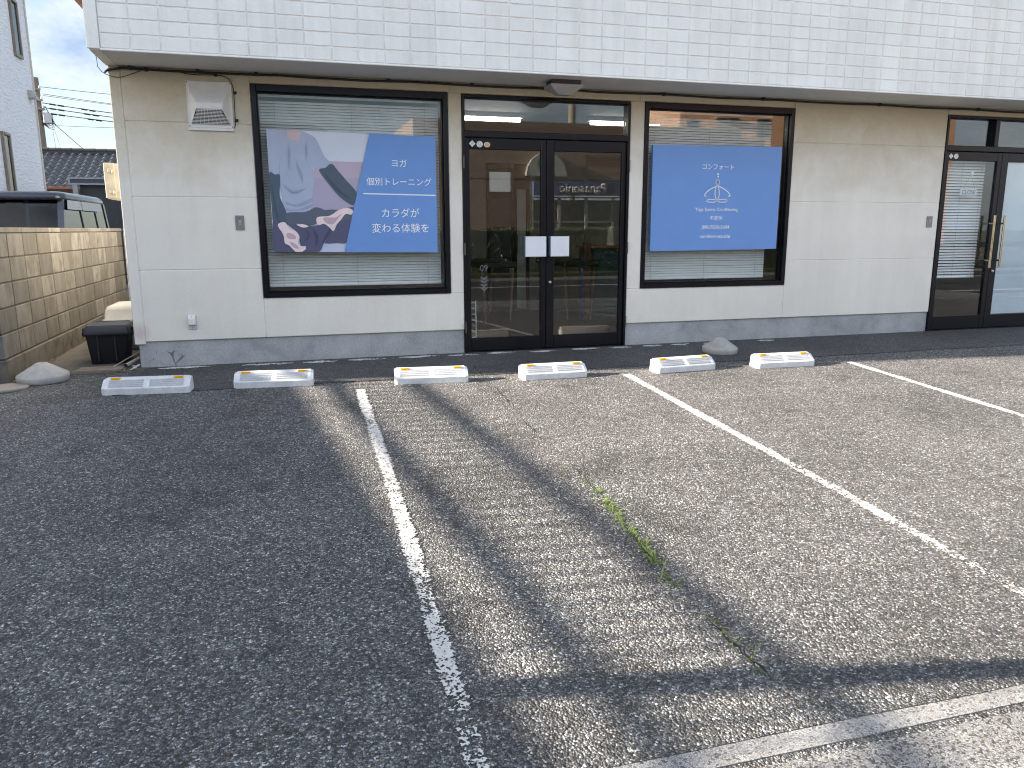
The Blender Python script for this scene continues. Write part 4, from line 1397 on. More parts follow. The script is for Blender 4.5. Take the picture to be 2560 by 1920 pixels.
BLK = simple('black_plastic', (0.014, 0.016, 0.021), 0.5, bump=0.15, bscale=300)
mb = MB()
mb.rings([rrect(0.137, 0.17, 0.0), rrect(0.142, 0.175, 0.006), rrect(0.168, 0.20, 0.255), rrect(0.172, 0.204, 0.262)])
for sx in (-0.5, 0.42):
    mb.box(sx * 0.15 - 0.006, sx * 0.15 + 0.006, -0.205, -0.176, 0.03, 0.25)
mb.build('bin_body', BLK, bx)
mb = MB()
mb.rings([rrect(0.188, 0.222, 0.255), rrect(0.190, 0.224, 0.272), rrect(0.182, 0.216, 0.306), rrect(0.158, 0.192, 0.340), rrect(0.150, 0.184, 0.343), rrect(0.146, 0.18, 0.338)])
mb.build('lid', BLK, bx)
for sx in (-1, 1):
    mb = MB()
    mb.box(sx * 0.196 - 0.012, sx * 0.196 + 0.012, -0.07, 0.07, 0.235, 0.312, 0.006, 2)
    mb.build('latch', BLK, bx)
b2 = thing('storage_box', 'grey storage box with a domed off white lid behind the black box', 'storage box', (-1.50, 1.42, 0.0065))
GRY = simple('grey_plastic', (0.17, 0.175, 0.185), 0.5)
mb = MB()
mb.rings([rrect(0.19, 0.29, 0.0), rrect(0.195, 0.295, 0.02), rrect(0.215, 0.315, 0.29)])
mb.build('bin_body', GRY, b2)
LID = simple('off_white_plastic', (0.66, 0.63, 0.55), 0.5, var=0.1, scale=6)
mb = MB()
mb.rings([rrect(0.238, 0.338, 0.285, 0.03), rrect(0.240, 0.340, 0.306, 0.03), rrect(0.222, 0.322, 0.312, 0.03), rrect(0.212, 0.312, 0.398, 0.03), rrect(0.190, 0.290, 0.432, 0.03), rrect(0.150, 0.25, 0.436, 0.03)])
mb.build('lid', LID, b2)
# loose pipe and sticks beside the plinth
pv = thing('plastic_pipe', 'grey plastic pipe offcut lying against the plinth corner', 'pipe')
mb = MB()
mb.tube([(-1.365, 0.02, 0.028), (-1.275, 0.33, 0.055)], 0.017, 14, caps=False)
mb.tube([(-1.365, 0.02, 0.028), (-1.275, 0.33, 0.055)], 0.013, 14, mat=1)
mb.build('pipe_wall', [simple('pipe_grey', (0.36, 0.36, 0.36), 0.5), M['dark']], pv)
pv = tag(MB().tube([(-1.475, 0.06, 0.012), (-1.40, 0.20, 0.05), (-1.29, 0.40, 0.10)], 0.006, 8).build('stick', simple('pale_wood', (0.36, 0.31, 0.24), 0.8)), 'thin pale wooden stick leaning towards the plinth corner', 'stick')
pv = tag(MB().box(-0.012, 0.012, -0.09, 0.09, 0, 0.008, 0.001).box(-0.03, 0.03, 0.02, 0.035, 0.0082, 0.014, 0.001).build('wood_scrap', simple('scrap_white', (0.55, 0.53, 0.5), 0.7), loc=(-1.292, -0.02, 0.008)), 'small white scrap piece by the plinth corner', 'scrap')
pv.rotation_euler = (R(10), 0, R(-20))
dc = thing('drain_cover', 'rusty rectangular drain cover set in the alley concrete', 'drain cover', (-1.555, 0.02, 0.0065))
mb = MB()
mb.box(-0.20, 0.20, -0.135, 0.125, 0, 0.006, 0.002)
mb.build('frame', simple('drain_frame', (0.16, 0.12, 0.09), 0.8, var=0.4, scale=30), dc)
mb = MB()
mb.box(-0.175, 0.175, -0.11, 0.10, 0.0061, 0.010, 0.002)
mb.build('lid', simple('drain_lid', (0.20, 0.165, 0.125), 0.8, var=0.35, scale=12), dc)
dbr = simple('leaf_litter', (0.20, 0.13, 0.08), 0.9, var=0.5, scale=200, island=0.6)
mb = MB()
rl = random.Random(21)
for i in range(180):
    if i < 90:
        px, py = rl.uniform(-1.40, -1.25), rl.uniform(-0.16, 0.10)
    else:
        px, py = rl.gauss(-2.07, 0.02), rl.uniform(-0.3, 1.6)
    a, s = rl.uniform(0, 6.28), rl.uniform(0.004, 0.014)
    z = (gz(py) if py < -0.14 else 0.006) + 0.004
    mb.quad([(px + s * math.cos(a + k * 1.57 + rl.uniform(-0.3, 0.3)), py + s * math.sin(a + k * 1.57), z + rl.uniform(0, 0.006)) for k in range(4)])
tag(mb.build('leaf_litter', dbr), 'scattered dry leaf litter on the alley floor', 'litter', kind='stuff')

# ------------------------------------------------------------------ concrete block wall
bw = thing('block_wall', 'weathered concrete block wall beside the alley', 'wall', (-2.15, 0, 0))
mb = MB()
mb.box(-0.14, 0.012, -0.345, 4.75, -0.25, 0.167, 0.008)
mb.box(-0.14, 1.2, 4.76, 4.91, -0.05, 0.167, 0.008)
mb.build('footing', M['footing'], bw)
mb = MB()
rb = random.Random(2)
for j in range(5):
    z0 = 0.17 + j * 0.1955
    for i in range(14):
        y0 = -0.345 + i * 0.40
        if y0 > 4.7:
            break
        d = rb.uniform(-0.0015, 0.0015)
        mb.box(-0.12, 0.0 + d, y0 + 0.006, min(y0 + 0.394, 4.745), z0 + 0.0055, z0 + 0.190, 0.005)
    for i in range(3):
        mb.box(0.015 + i * 0.40 + 0.004, 0.015 + i * 0.40 + 0.396, 4.78, 4.90, z0 + 0.004, z0 + 0.1915, 0.005)
mb.build('blocks', M['block'], bw)
mb = MB()
mb.box(-0.115, -0.010, -0.325, 4.748, 0.168, 1.145)
mb.box(0.02, 1.2, 4.787, 4.895, 0.168, 1.145)
mb.build('mortar', M['mortar'], bw)
mb = MB()
for i in range(14):
    y0 = -0.35 + i * 0.40
    if y0 < 4.7:
        mb.box(-0.125, 0.004, y0 + 0.002, min(y0 + 0.398, 4.76), 1.150, 1.191, 0.004)
for i in range(3):
    mb.box(0.02 + i * 0.4, 0.417 + i * 0.4, 4.775, 4.905, 1.150, 1.191, 0.004)
mb.build('coping', M['block'], bw)


# ------------------------------------------------------------------ the parked van beyond the wall
cv = thing('parked_van', 'dark navy boxy van parked nose first behind the block wall', 'van', (-3.735, 4.95, 0.0), R(-1.5))
NAVY = simple('navy_paint', (0.012, 0.016, 0.028), 0.12, var=0.05, spec=0.6)
TRIM = simple('van_trim', (0.012, 0.012, 0.013), 0.5)
VG = glass_mat('van_glass', (0.16, 0.22, 0.27), ior=1.4)
VGS = glass_mat('van_side_glass', (0.25, 0.29, 0.32), ior=1.7)
HW = 0.737


def xring(hw, y0, y1, z, r=0.10):
    return rrect(hw, (y1 - y0) / 2, z, r, 5, 0, (y0 + y1) / 2)


mb = MB()
mb.rings([xring(HW - 0.06, 0.10, 3.30, 0.22), xring(HW - 0.01, 0.02, 3.38, 0.35), xring(HW, 0.0, 3.40, 0.55), xring(HW, 0.02, 3.40, 0.75), xring(HW - 0.01, 0.10, 3.39, 0.90), xring(HW - 0.02, 0.30, 3.38, 0.97), xring(HW - 0.03, 0.52, 3.37, 1.00)])
mb.build('body', NAVY, cv)
mb = MB()
mb.rings([xring(HW - 0.085, 0.86, 3.27, 1.60, 0.12), xring(HW - 0.075, 0.83, 3.29, 1.635, 0.14), xring(HW - 0.085, 0.85, 3.28, 1.68, 0.16), xring(HW - 0.13, 0.94, 3.22, 1.715, 0.18), xring(HW - 0.22, 1.10, 3.10, 1.735, 0.2), xring(HW - 0.40, 1.4, 2.9, 1.742, 0.2)])
mb.build('roof', NAVY, cv)
# pillars: windscreen, centre and rear, both sides
for s in (-1, 1):
    for (yb, yt, w) in ((0.50, 0.90, 0.055), (1.72, 1.70, 0.06), (2.62, 2.58, 0.05), (3.28, 3.20, 0.10)):
        mb = MB()
        xb, xt = s * (HW - 0.035), s * (HW - 0.095)
        kf = 1.5 if yb < 1 else 1.0
        ib, it = xb - s * 0.055 * kf, xt - s * 0.055 * kf
        mb.rings([[(xb, yb, 0.995), (ib, yb, 0.995), (ib, yb + w * kf, 0.995), (xb, yb + w * kf, 0.995)],
                  [(xt, yt, 1.615), (it, yt, 1.615), (it, yt + w * kf, 1.615), (xt, yt + w * kf, 1.615)]], smooth=False)
        mb.build('pillar', NAVY, cv)


def slab(mb_, a, b, c, d, th=0.006):
    n = (Vector(b) - Vector(a)).cross(Vector(d) - Vector(a)).normalized() * th
    P = [Vector(p) for p in (a, b, c, d)]
    mb_.rings([P, [p + n for p in P]], smooth=False)
    return mb_


ws_ = slab(MB(), (-HW + 0.095, 0.515, 1.0), (HW - 0.095, 0.515, 1.0), (HW - 0.155, 0.915, 1.61), (-HW + 0.155, 0.915, 1.61)).build('windshield', VG, cv)
mb = MB()
# inspection sticker, behind the windscreen top corner
c = Vector((HW - 0.225, 0.872, 1.505))
for k, (r, mi) in enumerate(((0.048, 0), (0.026, 1))):
    mb.bm.faces.new([mb.bm.verts.new(c + Vector((r * math.cos(a), -0.012 - 0.002 * k + r * math.sin(a) * 0.55, r * math.sin(a) * 0.83))) for a in [2 * math.pi * i / 20 for i in range(20)]]).material_index = mi
mb.build('sticker', [simple('sticker_red', (0.55, 0.16, 0.12), 0.5), simple('sticker_white', (0.75, 0.72, 0.68), 0.5)], ws_)
for s in (-1, 1):
    for y0, y1, t0, t1 in ((0.62, 1.715, 0.98, 1.695), (1.785, 2.615, 1.765, 2.575), (2.675, 3.275, 2.635, 3.195)):
        xb, xt = s * (HW - 0.055), s * (HW - 0.115)
        slab(MB(), (xb, y0, 0.99), (xb, y1, 0.99), (xt, t1, 1.61), (xt, t0, 1.61)).build('side_window', VGS, cv)
    # tinted wind visors over the side windows
    mb = MB()
    slab(mb, (s * (HW - 0.058), 0.90, 1.47), (s * (HW - 0.058), 1.69, 1.47), (s * (HW - 0.075), 1.69, 1.605), (s * (HW - 0.075), 0.99, 1.605))
    slab(mb, (s * (HW - 0.058), 1.72, 1.47), (s * (HW - 0.058), 2.95, 1.47), (s * (HW - 0.075), 2.93, 1.605), (s * (HW - 0.075), 1.72, 1.605))
    mb.build('window_visor', simple('visor_smoke', (0.10, 0.11, 0.14), 0.12, spec=0.7), cv)
    mr = MB()
    mr.rings([rrect(0.085 * k, 0.045 * k, z, 0.02 * k, 4, s * (HW + 0.075), 0.78) for k, z in ((0.7, 0.985), (1.0, 1.01), (1.0, 1.10), (0.75, 1.135), (0.3, 1.14))])
    mr.box(min(s * (HW - 0.06), s * (HW + 0.01)), max(s * (HW - 0.06), s * (HW + 0.01)), 0.76, 0.80, 1.02, 1.06, 0.005)
    mr.build('wing_mirror', NAVY, cv)
    for y in (0.62, 2.92):
        wl = MB()
        prof = [(0.0005, -0.07), (0.27, -0.07), (0.285, -0.05), (0.285, 0.05), (0.27, 0.07), (0.0005, 0.07)]
        wl.rings([[(s * (HW - 0.09) + x, y + r * math.cos(2 * math.pi * k / 32), 0.287 + r * math.sin(2 * math.pi * k / 32)) for k in range(32)] for r, x in prof])
        w_ = wl.build('wheel', TRIM, cv)
        rim = MB()
        rim.rings([[(s * (HW - 0.09 + x), y + r * math.cos(2 * math.pi * k / 32), 0.287 + r * math.sin(2 * math.pi * k / 32)) for k in range(32)] for r, x in ((0.0005, 0.062), (0.05, 0.066), (0.17, 0.074), (0.19, 0.0705))])
        rim.build('rim', M['steel'], w_)
    hl = MB()
    hl.box(min(s * 0.42, s * 0.66), max(s * 0.42, s * 0.66), -0.012, 0.05, 0.62, 0.78, 0.02, 2)
    hl.build('headlight', simple('lamp_lens', (0.6, 0.62, 0.64), 0.1), cv)
    st = MB()
    st.rings([rrect(0.22, 0.06, z, 0.04, 4, s * 0.33, 1.42 + dy) for z, dy in ((0.55, 0.0), (0.95, 0.05), (1.12, 0.08), (1.15, 0.08))])
    st.rings([rrect(0.12, 0.045, z, 0.03, 4, s * 0.33, 1.52) for z in (1.16, 1.22, 1.36, 1.39)])
    st.build('seat', simple('seat_fabric', (0.035, 0.035, 0.04), 0.9), cv)
slab(MB(), (HW - 0.16, 3.37, 1.0), (-HW + 0.16, 3.37, 1.0), (-HW + 0.2, 3.27, 1.58), (HW - 0.2, 3.27, 1.58)).build('rear_window', VG, cv)
mb = MB()
mb.box(-0.42, 0.42, -0.012, 0.04, 0.46, 0.56, 0.01)
mb.build('grille', TRIM, cv)
mb = MB()
mb.box(-0.12, 0.12, 0.86, 0.90, 1.49, 1.56, 0.012)
mb.build('rear_view_mirror', TRIM, cv)
mb = MB()
mb.box(-0.66, 0.66, 0.56, 0.85, 0.985, 1.035, 0.02)
mb.build('dashboard', TRIM, cv)
mb = MB()
mb.tube([(-0.28, 1.12, 1.73), (-0.28, 1.14, 1.76), (-0.275, 1.18, 1.92)], [0.014, 0.006, 0.004], 8)
mb.build('antenna', TRIM, cv)

# ------------------------------------------------------------------ neighbours behind
SIDING, _t, _b = newmat('white_siding')
_co = nd(_t, 'ShaderNodeNewGeometry').outputs['Position']
_mp = nd(_t, 'ShaderNodeMapping', {'Vector': _co, 'Scale': (4.0, 4.0, 22.0)})
_n = nd(_t, 'ShaderNodeTexNoise', {'Vector': _mp.outputs[0], 'Scale': 1.0, 'Detail': 3.0, 'Distortion': 0.4})
_bp = nd(_t, 'ShaderNodeBump', {'Height': _n.outputs['Fac'], 'Strength': 0.9, 'Distance': 0.03})
_t.links.new(_bp.outputs[0], _b.inputs['Normal'])
_t.links.new(ramp(_t, _n.outputs['Fac'], [(0.3, (0.62, 0.645, 0.70)), (0.7, (0.70, 0.715, 0.75))]), _b.inputs['Base Color'])
_b.inputs['Roughness'].default_value = 0.7
wh = thing('white_house', 'white two storey house with narrow brown framed windows', 'house', (-10, 12, 0))
mb = MB()
mb.box(-4.0, 4.3, -2.8, 3.35, -0.05, 6.9)
mb.build('wall', SIDING, wh)
mb = MB()
mb.prism([(-4.5, 6.85), (0.15, 8.6), (4.5, 6.85), (4.5, 7.0), (0.15, 8.78), (-4.5, 7.0)], 'y', -3.2, 3.7)
mb.build('roof', simple('dark_slate', (0.08, 0.085, 0.09), 0.7), wh)
mb = MB()
mb.prism([(-4.0, 6.9), (4.3, 6.9), (0.15, 8.58)], 'y', -2.79, 3.34)
mb.build('gable', SIDING, wh)
mb = MB()
mb.box(4.285, 4.33, 3.30, 3.372, 0, 6.88, 0.004)
mb.build('corner_trim', simple('corner_trim', (0.50, 0.47, 0.42), 0.6), wh)
BRN = simple('window_brown', (0.17, 0.145, 0.12), 0.4)
WREF = glass_mat('house_glass', (0.2, 0.24, 0.28), ior=1.9)


def side_window(parent, y0, y1, z0, z1, x=4.30, M_=None):
    m_ = MB()
    m_.box(x, x + 0.06, y0, y0 + 0.06, z0, z1, 0.004)
    m_.box(x, x + 0.06, y1 - 0.06, y1, z0, z1, 0.004)
    m_.box(x, x + 0.06, y0 + 0.061, y1 - 0.061, z0, z0 + 0.07, 0.004)
    m_.box(x, x + 0.07, y0 + 0.061, y1 - 0.061, z1 - 0.06, z1, 0.004)
    w_ = m_.build('window', BRN, parent)
    m_ = MB()
    m_.box(x + 0.02, x + 0.03, y0 + 0.06, y1 - 0.06, z0 + 0.07, z1 - 0.06)
    m_.build('pane', WREF, w_)
    m_ = MB()
    m_.box(x + 0.002, x + 0.006, y0 + 0.06, y1 - 0.06, z0 + 0.07, z1 - 0.06)
    m_.build('dark_room_sheet', simple('dim_room', (0.05, 0.055, 0.06), 0.8), w_)  # dark sheet stands in for the unlit room behind the pane


side_window(wh, 2.10, 2.62, 5.10, 6.36)
side_window(wh, 0.45, 0.95, 1.60, 3.25)
mb = MB()
mb.box(4.3005, 4.42, 2.82, 3.08, 4.28, 4.46, 0.01)
mb.box(4.42, 4.48, 2.86, 3.04, 4.25, 4.33, 0.005)
mb.build('vent_cap', simple('vent_grey', (0.36, 0.36, 0.36), 0.5), wh)

th = thing('tiled_house', 'low house with a dark grey wavy tiled roof behind the van', 'house', (-6.0, 24, 0))
mb = MB()
mb.box(-3.4, 3.0, 0.8, 6.0, -0.05, 2.62)
mb.build('wall', simple('brown_board_wall', (0.11, 0.085, 0.07), 0.8), th)
mb = MB()
RX0, RX1, NT = -3.6, 3.2, 24
ZE, ZR, YE, YR = 2.66, 4.05, 0.0, 3.1
NR = 9


def tile_h(t):
    return 0.045 * math.sin(2 * math.pi * t) + (0.05 if t % 1.0 > 0.86 else 0.0)


for j in range(NR):
    y0, y1 = YE + (YR - YE) * j / NR, YE + (YR - YE) * (j + 1) / NR + 0.05
    z0, z1 = ZE + (ZR - ZE) * j / NR + 0.05, ZE + (ZR - ZE) * (j + 1) / NR + 0.012
    n = NT * 8
    lo, hi, fr_ = [], [], []
    for i in range(n + 1):
        t = i / 8
        x = RX0 + (RX1 - RX0) * i / n
        h = tile_h(t)
        lo.append(mb.bm.verts.new((x, y0, z0 + h)))
        hi.append(mb.bm.verts.new((x, y1, z1 + h)))
        fr_.append(mb.bm.verts.new((x, y0, z0 + h - 0.06)))
    for i in range(n):
        mb.bm.faces.new((lo[i], lo[i + 1], hi[i + 1], hi[i])).smooth = False
        mb.bm.faces.new((fr_[i], fr_[i + 1], lo[i + 1], lo[i]))
mb.box(RX0, RX1, YR + 0.05, 6.3, 2.66, 2.72)
mb.quad([(RX0, YR, ZR), (RX1, YR, ZR), (RX1, 6.3, 2.7), (RX0, 6.3, 2.7)])
mb.build('roof', simple('kawara_tile', (0.075, 0.08, 0.09), 0.42, var=0.25, scale=4, spec=0.5), th)
mb = MB()
for k in range(17):
    x0 = RX0 + k * 0.4
    mb.tube([(x0, YR + 0.05, ZR + 0.11), (x0 + 0.39, YR + 0.05, ZR + 0.12)], 0.09, 10)
mb.box(RX0, RX1, YR - 0.06, YR + 0.16, ZR - 0.02, ZR + 0.07)
mb.build('ridge', simple('kawara_ridge_shaded', (0.035, 0.037, 0.042), 0.7), th)  # ridge colour darkened to stand for shade lying on it
mb = MB()
mb.box(RX0, RX1, -0.06, 0.04, 2.58, 2.66, 0.01)
mb.build('gutter', simple('red_brown_gutter', (0.20, 0.09, 0.07), 0.5), th)
# carport in front of it
cp = thing('carport', 'grey steel carport frame with dark blue walls behind the van', 'carport', (-3.0, 12, 0))
STL = simple('grey_blue_steel', (0.25, 0.28, 0.32), 0.45)
mb = MB()
mb.box(-1.40, 0.15, 0, 0.10, 2.25, 2.285, 0.004)
mb.box(-1.40, 0.15, 0, 0.10, 2.13, 2.165, 0.004)
mb.box(-1.40, -1.365, 0, 0.10, 2.166, 2.249, 0.003)
mb.build('beam', STL, cp)
mb = MB()
mb.box(-1.365, 0.14, 0.03, 0.07, 2.166, 2.249)
mb.build('beam_panel', simple('navy_beam', (0.04, 0.055, 0.09), 0.5), cp)
mb = MB()
mb.box(-1.325, -1.225, 0, 0.10, -0.03, 2.129, 0.004)
mb.build('post', STL, cp)
mb = MB()
mb.box(-1.22, 0.15, 0.20, 0.26, -0.03, 2.20)
mb.box(-0.5, 0.15, 0.18, 0.199, -0.03, 2.20)
mb.build('wall_panel', simple('dark_blue_panel', (0.02, 0.026, 0.038), 0.5), cp)
mb = MB()
mb.box(-1.40, 0.15, 0.101, 4.5, 2.20, 2.28, 0.004)
mb.build('roof', STL, cp)
rp = thing('roof_antenna', 'thin grey pole standing on the tiled roof by the shop corner', 'antenna', (-5.55, 27.1, 4.15))
mb = MB()
mb.tube([(0, 0, 0), (0, 0, 0.95)], 0.025, 8)
mb.build('mast', simple('mast_grey', (0.2, 0.2, 0.22), 0.5), rp)

# utility pole and its wires
up = thing('utility_pole', 'brown concrete utility pole with a grey transformer box', 'utility pole', (-9.32, 30, 0))
mb = MB()
mb.tube([(0.10, 0, -0.05), (0, 0, 3.5), (0.0, 0, 7.22)], [0.20, 0.17, 0.135], 16)
mb.build('pole', simple('pole_brown', (0.17, 0.14, 0.115), 0.8), up)
for z, w in ((6.75, 0.30), (6.33, 0.35), (6.0, 0.4)):
    mb = MB()
    mb.box(-w, w * 0.7, -0.2, -0.14, z - 0.035, z + 0.035, 0.005)
    mb.build('cross_arm', simple('arm_grey', (0.2, 0.2, 0.2), 0.6), up)
    for x in (-w * 0.8, w * 0.6):
        mb = MB()
        mb.lathe([(0.02, z + 0.04), (0.045, z + 0.06), (0.03, z + 0.09), (0.045, z + 0.11), (0.015, z + 0.14)], x, -0.17, 12)
        mb.build('insulator', M['white_plastic'], up)
mb = MB()
mb.box(0.19, 0.50, -0.2, 0.1, 5.45, 5.85, 0.03, 2)
mb.build('transformer_box', simple('transformer_grey', (0.42, 0.44, 0.47), 0.5), up)
mb = MB()
for k in range(5):
    a = 0.2 + 0.12 * k
    mb.tube([(0.1, -0.15, 6.0 - 0.1 * k), (0.25 + a * 0.3, -0.16, 6.1 - 0.12 * k), (0.35 + a * 0.4, -0.16, 5.8 - 0.1 * k), (0.5, -0.14, 5.6 - 0.1 * k), (0.35, -0.14, 5.42 - 0.04 * k), (0.12, -0.15, 5.45)], 0.013, 6)
mb.build('jumper_wire', M['black'], up)
WIRES = [((-9.25, 6.86), (-6.67, 6.643), 0.010), ((-9.05, 6.58), (-6.68, 6.277), 0.010), ((-9.05, 6.52), (-6.68, 6.24), 0.008), ((-9.10, 6.23), (-6.675, 5.911), 0.016), ((-9.10, 6.055), (-6.647, 5.742), 0.016), ((-9.10, 5.85), (-6.664, 5.566), 0.016), ((-8.67, 5.363), (-6.686, 5.325), 0.007)]
for i, ((xa, za), (xb, zb), r) in enumerate(WIRES):
    mb = MB()
    L = 16.0
    k = (zb - za) / (xb - xa)
    mb.tube([(xa + L * t, 29.84, za + k * L * t + 0.020 * L * L * t * t * 0.25) for t in [j / 20 for j in range(21)]], r, 5)
    o = mb.build('overhead_wire', M['black'])
    tag(o, 'black overhead wire running right from the utility pole', 'wire', 'overhead wires from the utility pole')
    if i in (3, 4, 5):
        mb = MB()
        for t0 in (0.25, 0.55, 1.1 + 0.1 * i, 1.4 + 0.1 * i):
            mb.tube([(xa + t0, 29.84, za + k * t0), (xa + t0 + 0.22, 29.84, za + k * (t0 + 0.22))], 0.034, 6)
        mb.build('wire_sleeve', M['black'], o)
for (xa, za), (xb, zb), r in (((-8.843, 5.516), (-7.05, 3.87), 0.014), ((-8.85, 5.448), (-8.60, 3.9), 0.007), ((-8.829, 5.449), (-8.34, 3.9), 0.008)):
    mb = MB()
    mb.tube([(xa, 29.85, za), ((xa + xb) / 2, 29.5, (za + zb) / 2 - 0.03), (xb, 29.0, zb)], r, 6)
    tag(mb.build('service_wire', M['black']), 'black wire dropping from the pole to the tiled roof', 'wire', 'service wires dropping to the tiled roof')

# ------------------------------------------------------------------ inside the shop
for (x0, x1) in ((1.78, 2.60), (3.44, 4.30)):
    cl = thing('ceiling_lamp', 'lit white tube lamp on the shop ceiling' + (', left of the entrance mullion' if x0 < 2 else ', at the right end of the transom'), 'lamp', (0, 0, 0), group='tube lamps on the shop ceiling')
    mb = MB()
    mb.box(x0 - 0.03, x1 + 0.03, 1.42, 1.54, 2.375, 2.4195, 0.006)
    mb.build('fitting', M['white_plastic'], cl)
    mb = MB()
    mb.tube([(x0, 1.48, 2.352), (x1, 1.48, 2.352)], 0.017, 12)
    mb.build('tube', simple('lit_tube', (0.9, 0.9, 0.85), 0.4, emit=((1.0, 0.93, 0.80), 4.0)), cl)
ct = thing('counter', 'teal fronted counter with a brown top inside the shop', 'counter', (4.15, 2.3, 0.012))
mb = MB()
mb.box(-0.32, 0.9, 0, 0.5, 0, 0.905, 0.004)
mb.build('front_panel', simple('teal_panel', (0.045, 0.10, 0.11), 0.5, var=0.2, scale=20), ct)
mb = MB()
mb.box(-0.36, 0.92, -0.03, 0.53, 0.906, 0.94, 0.004)
mb.build('counter_top', simple('brown_top', (0.25, 0.13, 0.07), 0.4), ct)
cu = thing('cup_stack', 'stack of white paper cups on the counter', 'cups', (4.12, 2.42, 0.953))
mb = MB()
mb.lathe([(0.075, 0.0), (0.08, 0.012), (0.052, 0.02), (0.036, 0.24), (0.03, 0.242)], n=24)
mb.build('cups', simple('paper_cup', (0.62, 0.58, 0.50), 0.6), cu)
for x, lab in ((2.53, 'black padded table behind the left door leaf'), (3.62, 'black padded table behind the right door leaf')):
    mt = thing('massage_table', lab, 'table', (x, 2.45, 0.012), group='black padded tables')
    mb = MB()
    mb.box(-0.24, 0.24, -0.3, 0.9, 0.68, 0.76, 0.02, 2)
    mb.build('tabletop', simple('black_vinyl', (0.015, 0.015, 0.018), 0.4), mt)
    for sx in (-1, 1):
        for y in (-0.22, 0.8):
            mb = MB()
            mb.tube([(sx * 0.20, y, 0.68), (sx * 0.16, y, 0.0)], 0.018, 8)
            mb.build('leg', simple('table_leg', (0.26, 0.17, 0.09), 0.5), mt)
bp_ = thing('post', 'blue and brown painted post beside the counter inside the shop', 'post', (3.66, 2.2, 0.012))
mb = MB()
mb.box(-0.035, 0.0, -0.03, 0.03, 0, 0.80, 0.004)
mb.build('blue_side', simple('blue_side', (0.03, 0.07, 0.25), 0.5), bp_)
mb = MB()
mb.box(0.001, 0.09, -0.03, 0.03, 0, 0.98, 0.004)
mb.build('brown_side', simple('brown_side', (0.13, 0.06, 0.045), 0.5), bp_)
rk = thing('wire_rack', 'white wire rack inside the left door leaf', 'rack', (1.735, 0.34, 0.012))
for x in (-0.06, 0.06):
    mb = MB()
    mb.tube([(x, 0, 0.0), (x, 0, 0.46)], 0.006, 8)
    mb.tube([(x, 0.3, 0.0), (x, 0.3, 0.46)], 0.006, 8)
    mb.build('upright', M['white_plastic'], rk)
for k in range(8):
    mb = MB()
    z = 0.03 + 0.058 * k
    mb.tube([(-0.06, 0, z), (0.06, 0, z), (0.06, 0.3, z), (-0.06, 0.3, z), (-0.06, 0, z)], 0.003, 6)
    mb.build('rail', M['white_plastic'], rk)

# ------------------------------------------------------------------ across the street (seen in the glass)
gr = MB()
gr.box(-150, 150, -17.2, -14.6, -0.4, -0.12)
tag(gr.build('grass_verge', concrete_mat('verge_grass', (0.075, 0.085, 0.03), dark=0.6, scale=6, speck=False)), kind='structure')
hg = thing('hedge', 'clipped dark green hedge across the street', 'hedge', (0, 0, 0))
LEAF = simple('hedge_leaf', (0.055, 0.085, 0.02), 0.5, var=0.4, scale=3, island=0.4)
mb = MB()
mb.box(-20, 22, -16.2, -15.5, -0.15, 1.12)
mb.build('hedge_core', simple('hedge_core', (0.02, 0.03, 0.01), 0.9), hg)
mb = MB()
rh = random.Random(9)
for i in range(9000):
    x = rh.uniform(-6, 16)
    if rh.random() < 0.6:
        p = Vector((x, -15.5 + rh.uniform(-0.02, 0.1), rh.uniform(-0.12, 1.2)))
    else:
        p = Vector((x, rh.uniform(-16.2, -15.45), 1.12 + rh.uniform(-0.02, 0.1)))
    a = Vector((rh.gauss(0, 1), rh.gauss(0, 1), rh.gauss(0, 1))).normalized()
    b = a.orthogonal().normalized()
    s = rh.uniform(0.02, 0.05)
    c = a.cross(b)
    mb.quad([p - a * s, p + b * s * 0.6, p + a * s, p - b * s * 0.6])
mb.build('foliage', LEAF, hg)
sp = thing('electronics_shop', 'tan shop across the street with a blue fascia sign', 'shop', (8.0, -20, -0.12))
TAN = simple('tan_siding', (0.42, 0.30, 0.23), 0.8, var=0.06)
mb = MB()
mb.box(-3.6, 9.0, -8.0, 0, 3.02, 5.0)
mb.box(-3.6, 0.6, -8.0, 0, 0.0, 3.0)
mb.box(8.0, 9.0, -8.0, 0, 0.0, 3.0)
for k in range(8):
    mb.box(-3.6, 9.0, 0.0005, 0.01, 3.05 + k * 0.245, 3.05 + k * 0.245 + 0.232)
mb.build('wall', TAN, sp)
mb = MB()
mb.box(0.6, 9.0, -0.1, 0.25, 2.48, 2.97, 0.01)
fs_ = mb.build('sign_band', simple('fascia_blue', (0.10, 0.14, 0.32), 0.5), sp)
text_mesh('lettering', 'Panasonic', simple('fascia_white', (0.75, 0.75, 0.76), 0.5), fs_, (2.48, 0.252, 2.74), width=1.75, depth=0.03, face='+y', offset=0.012)
mb = MB()
mb.box(0.6, 8.0, -4.0, -3.9, 0.0, 2.47)
mb.build('back_wall', simple('shop_dark', (0.10, 0.10, 0.10), 0.8), sp)
for k in range(7):
    wnd = MB()
    x0 = 0.62 + k * 1.05
    frame_boxes(wnd, x0, x0 + 1.04, 0.3, 2.44, -0.08, 0.0, 0.05, 0.05, 0.05, 0.05)
    wnd.box(x0 + 0.05, x0 + 0.99, -0.078, -0.002, 1.52, 1.57)
    w_ = wnd.build('window', simple('frame_silver', (0.5, 0.5, 0.5), 0.4), sp)
    pane(w_, x0 + 0.05, x0 + 0.99, 0.35, 2.39, -0.05)
dm = MB()
dm.prism([(1.1 + 0.75 * math.cos(R(a)), 3.14 + 0.8 * math.sin(R(a))) for a in range(0, 181, 9)], 'y', 0.012, 0.22)
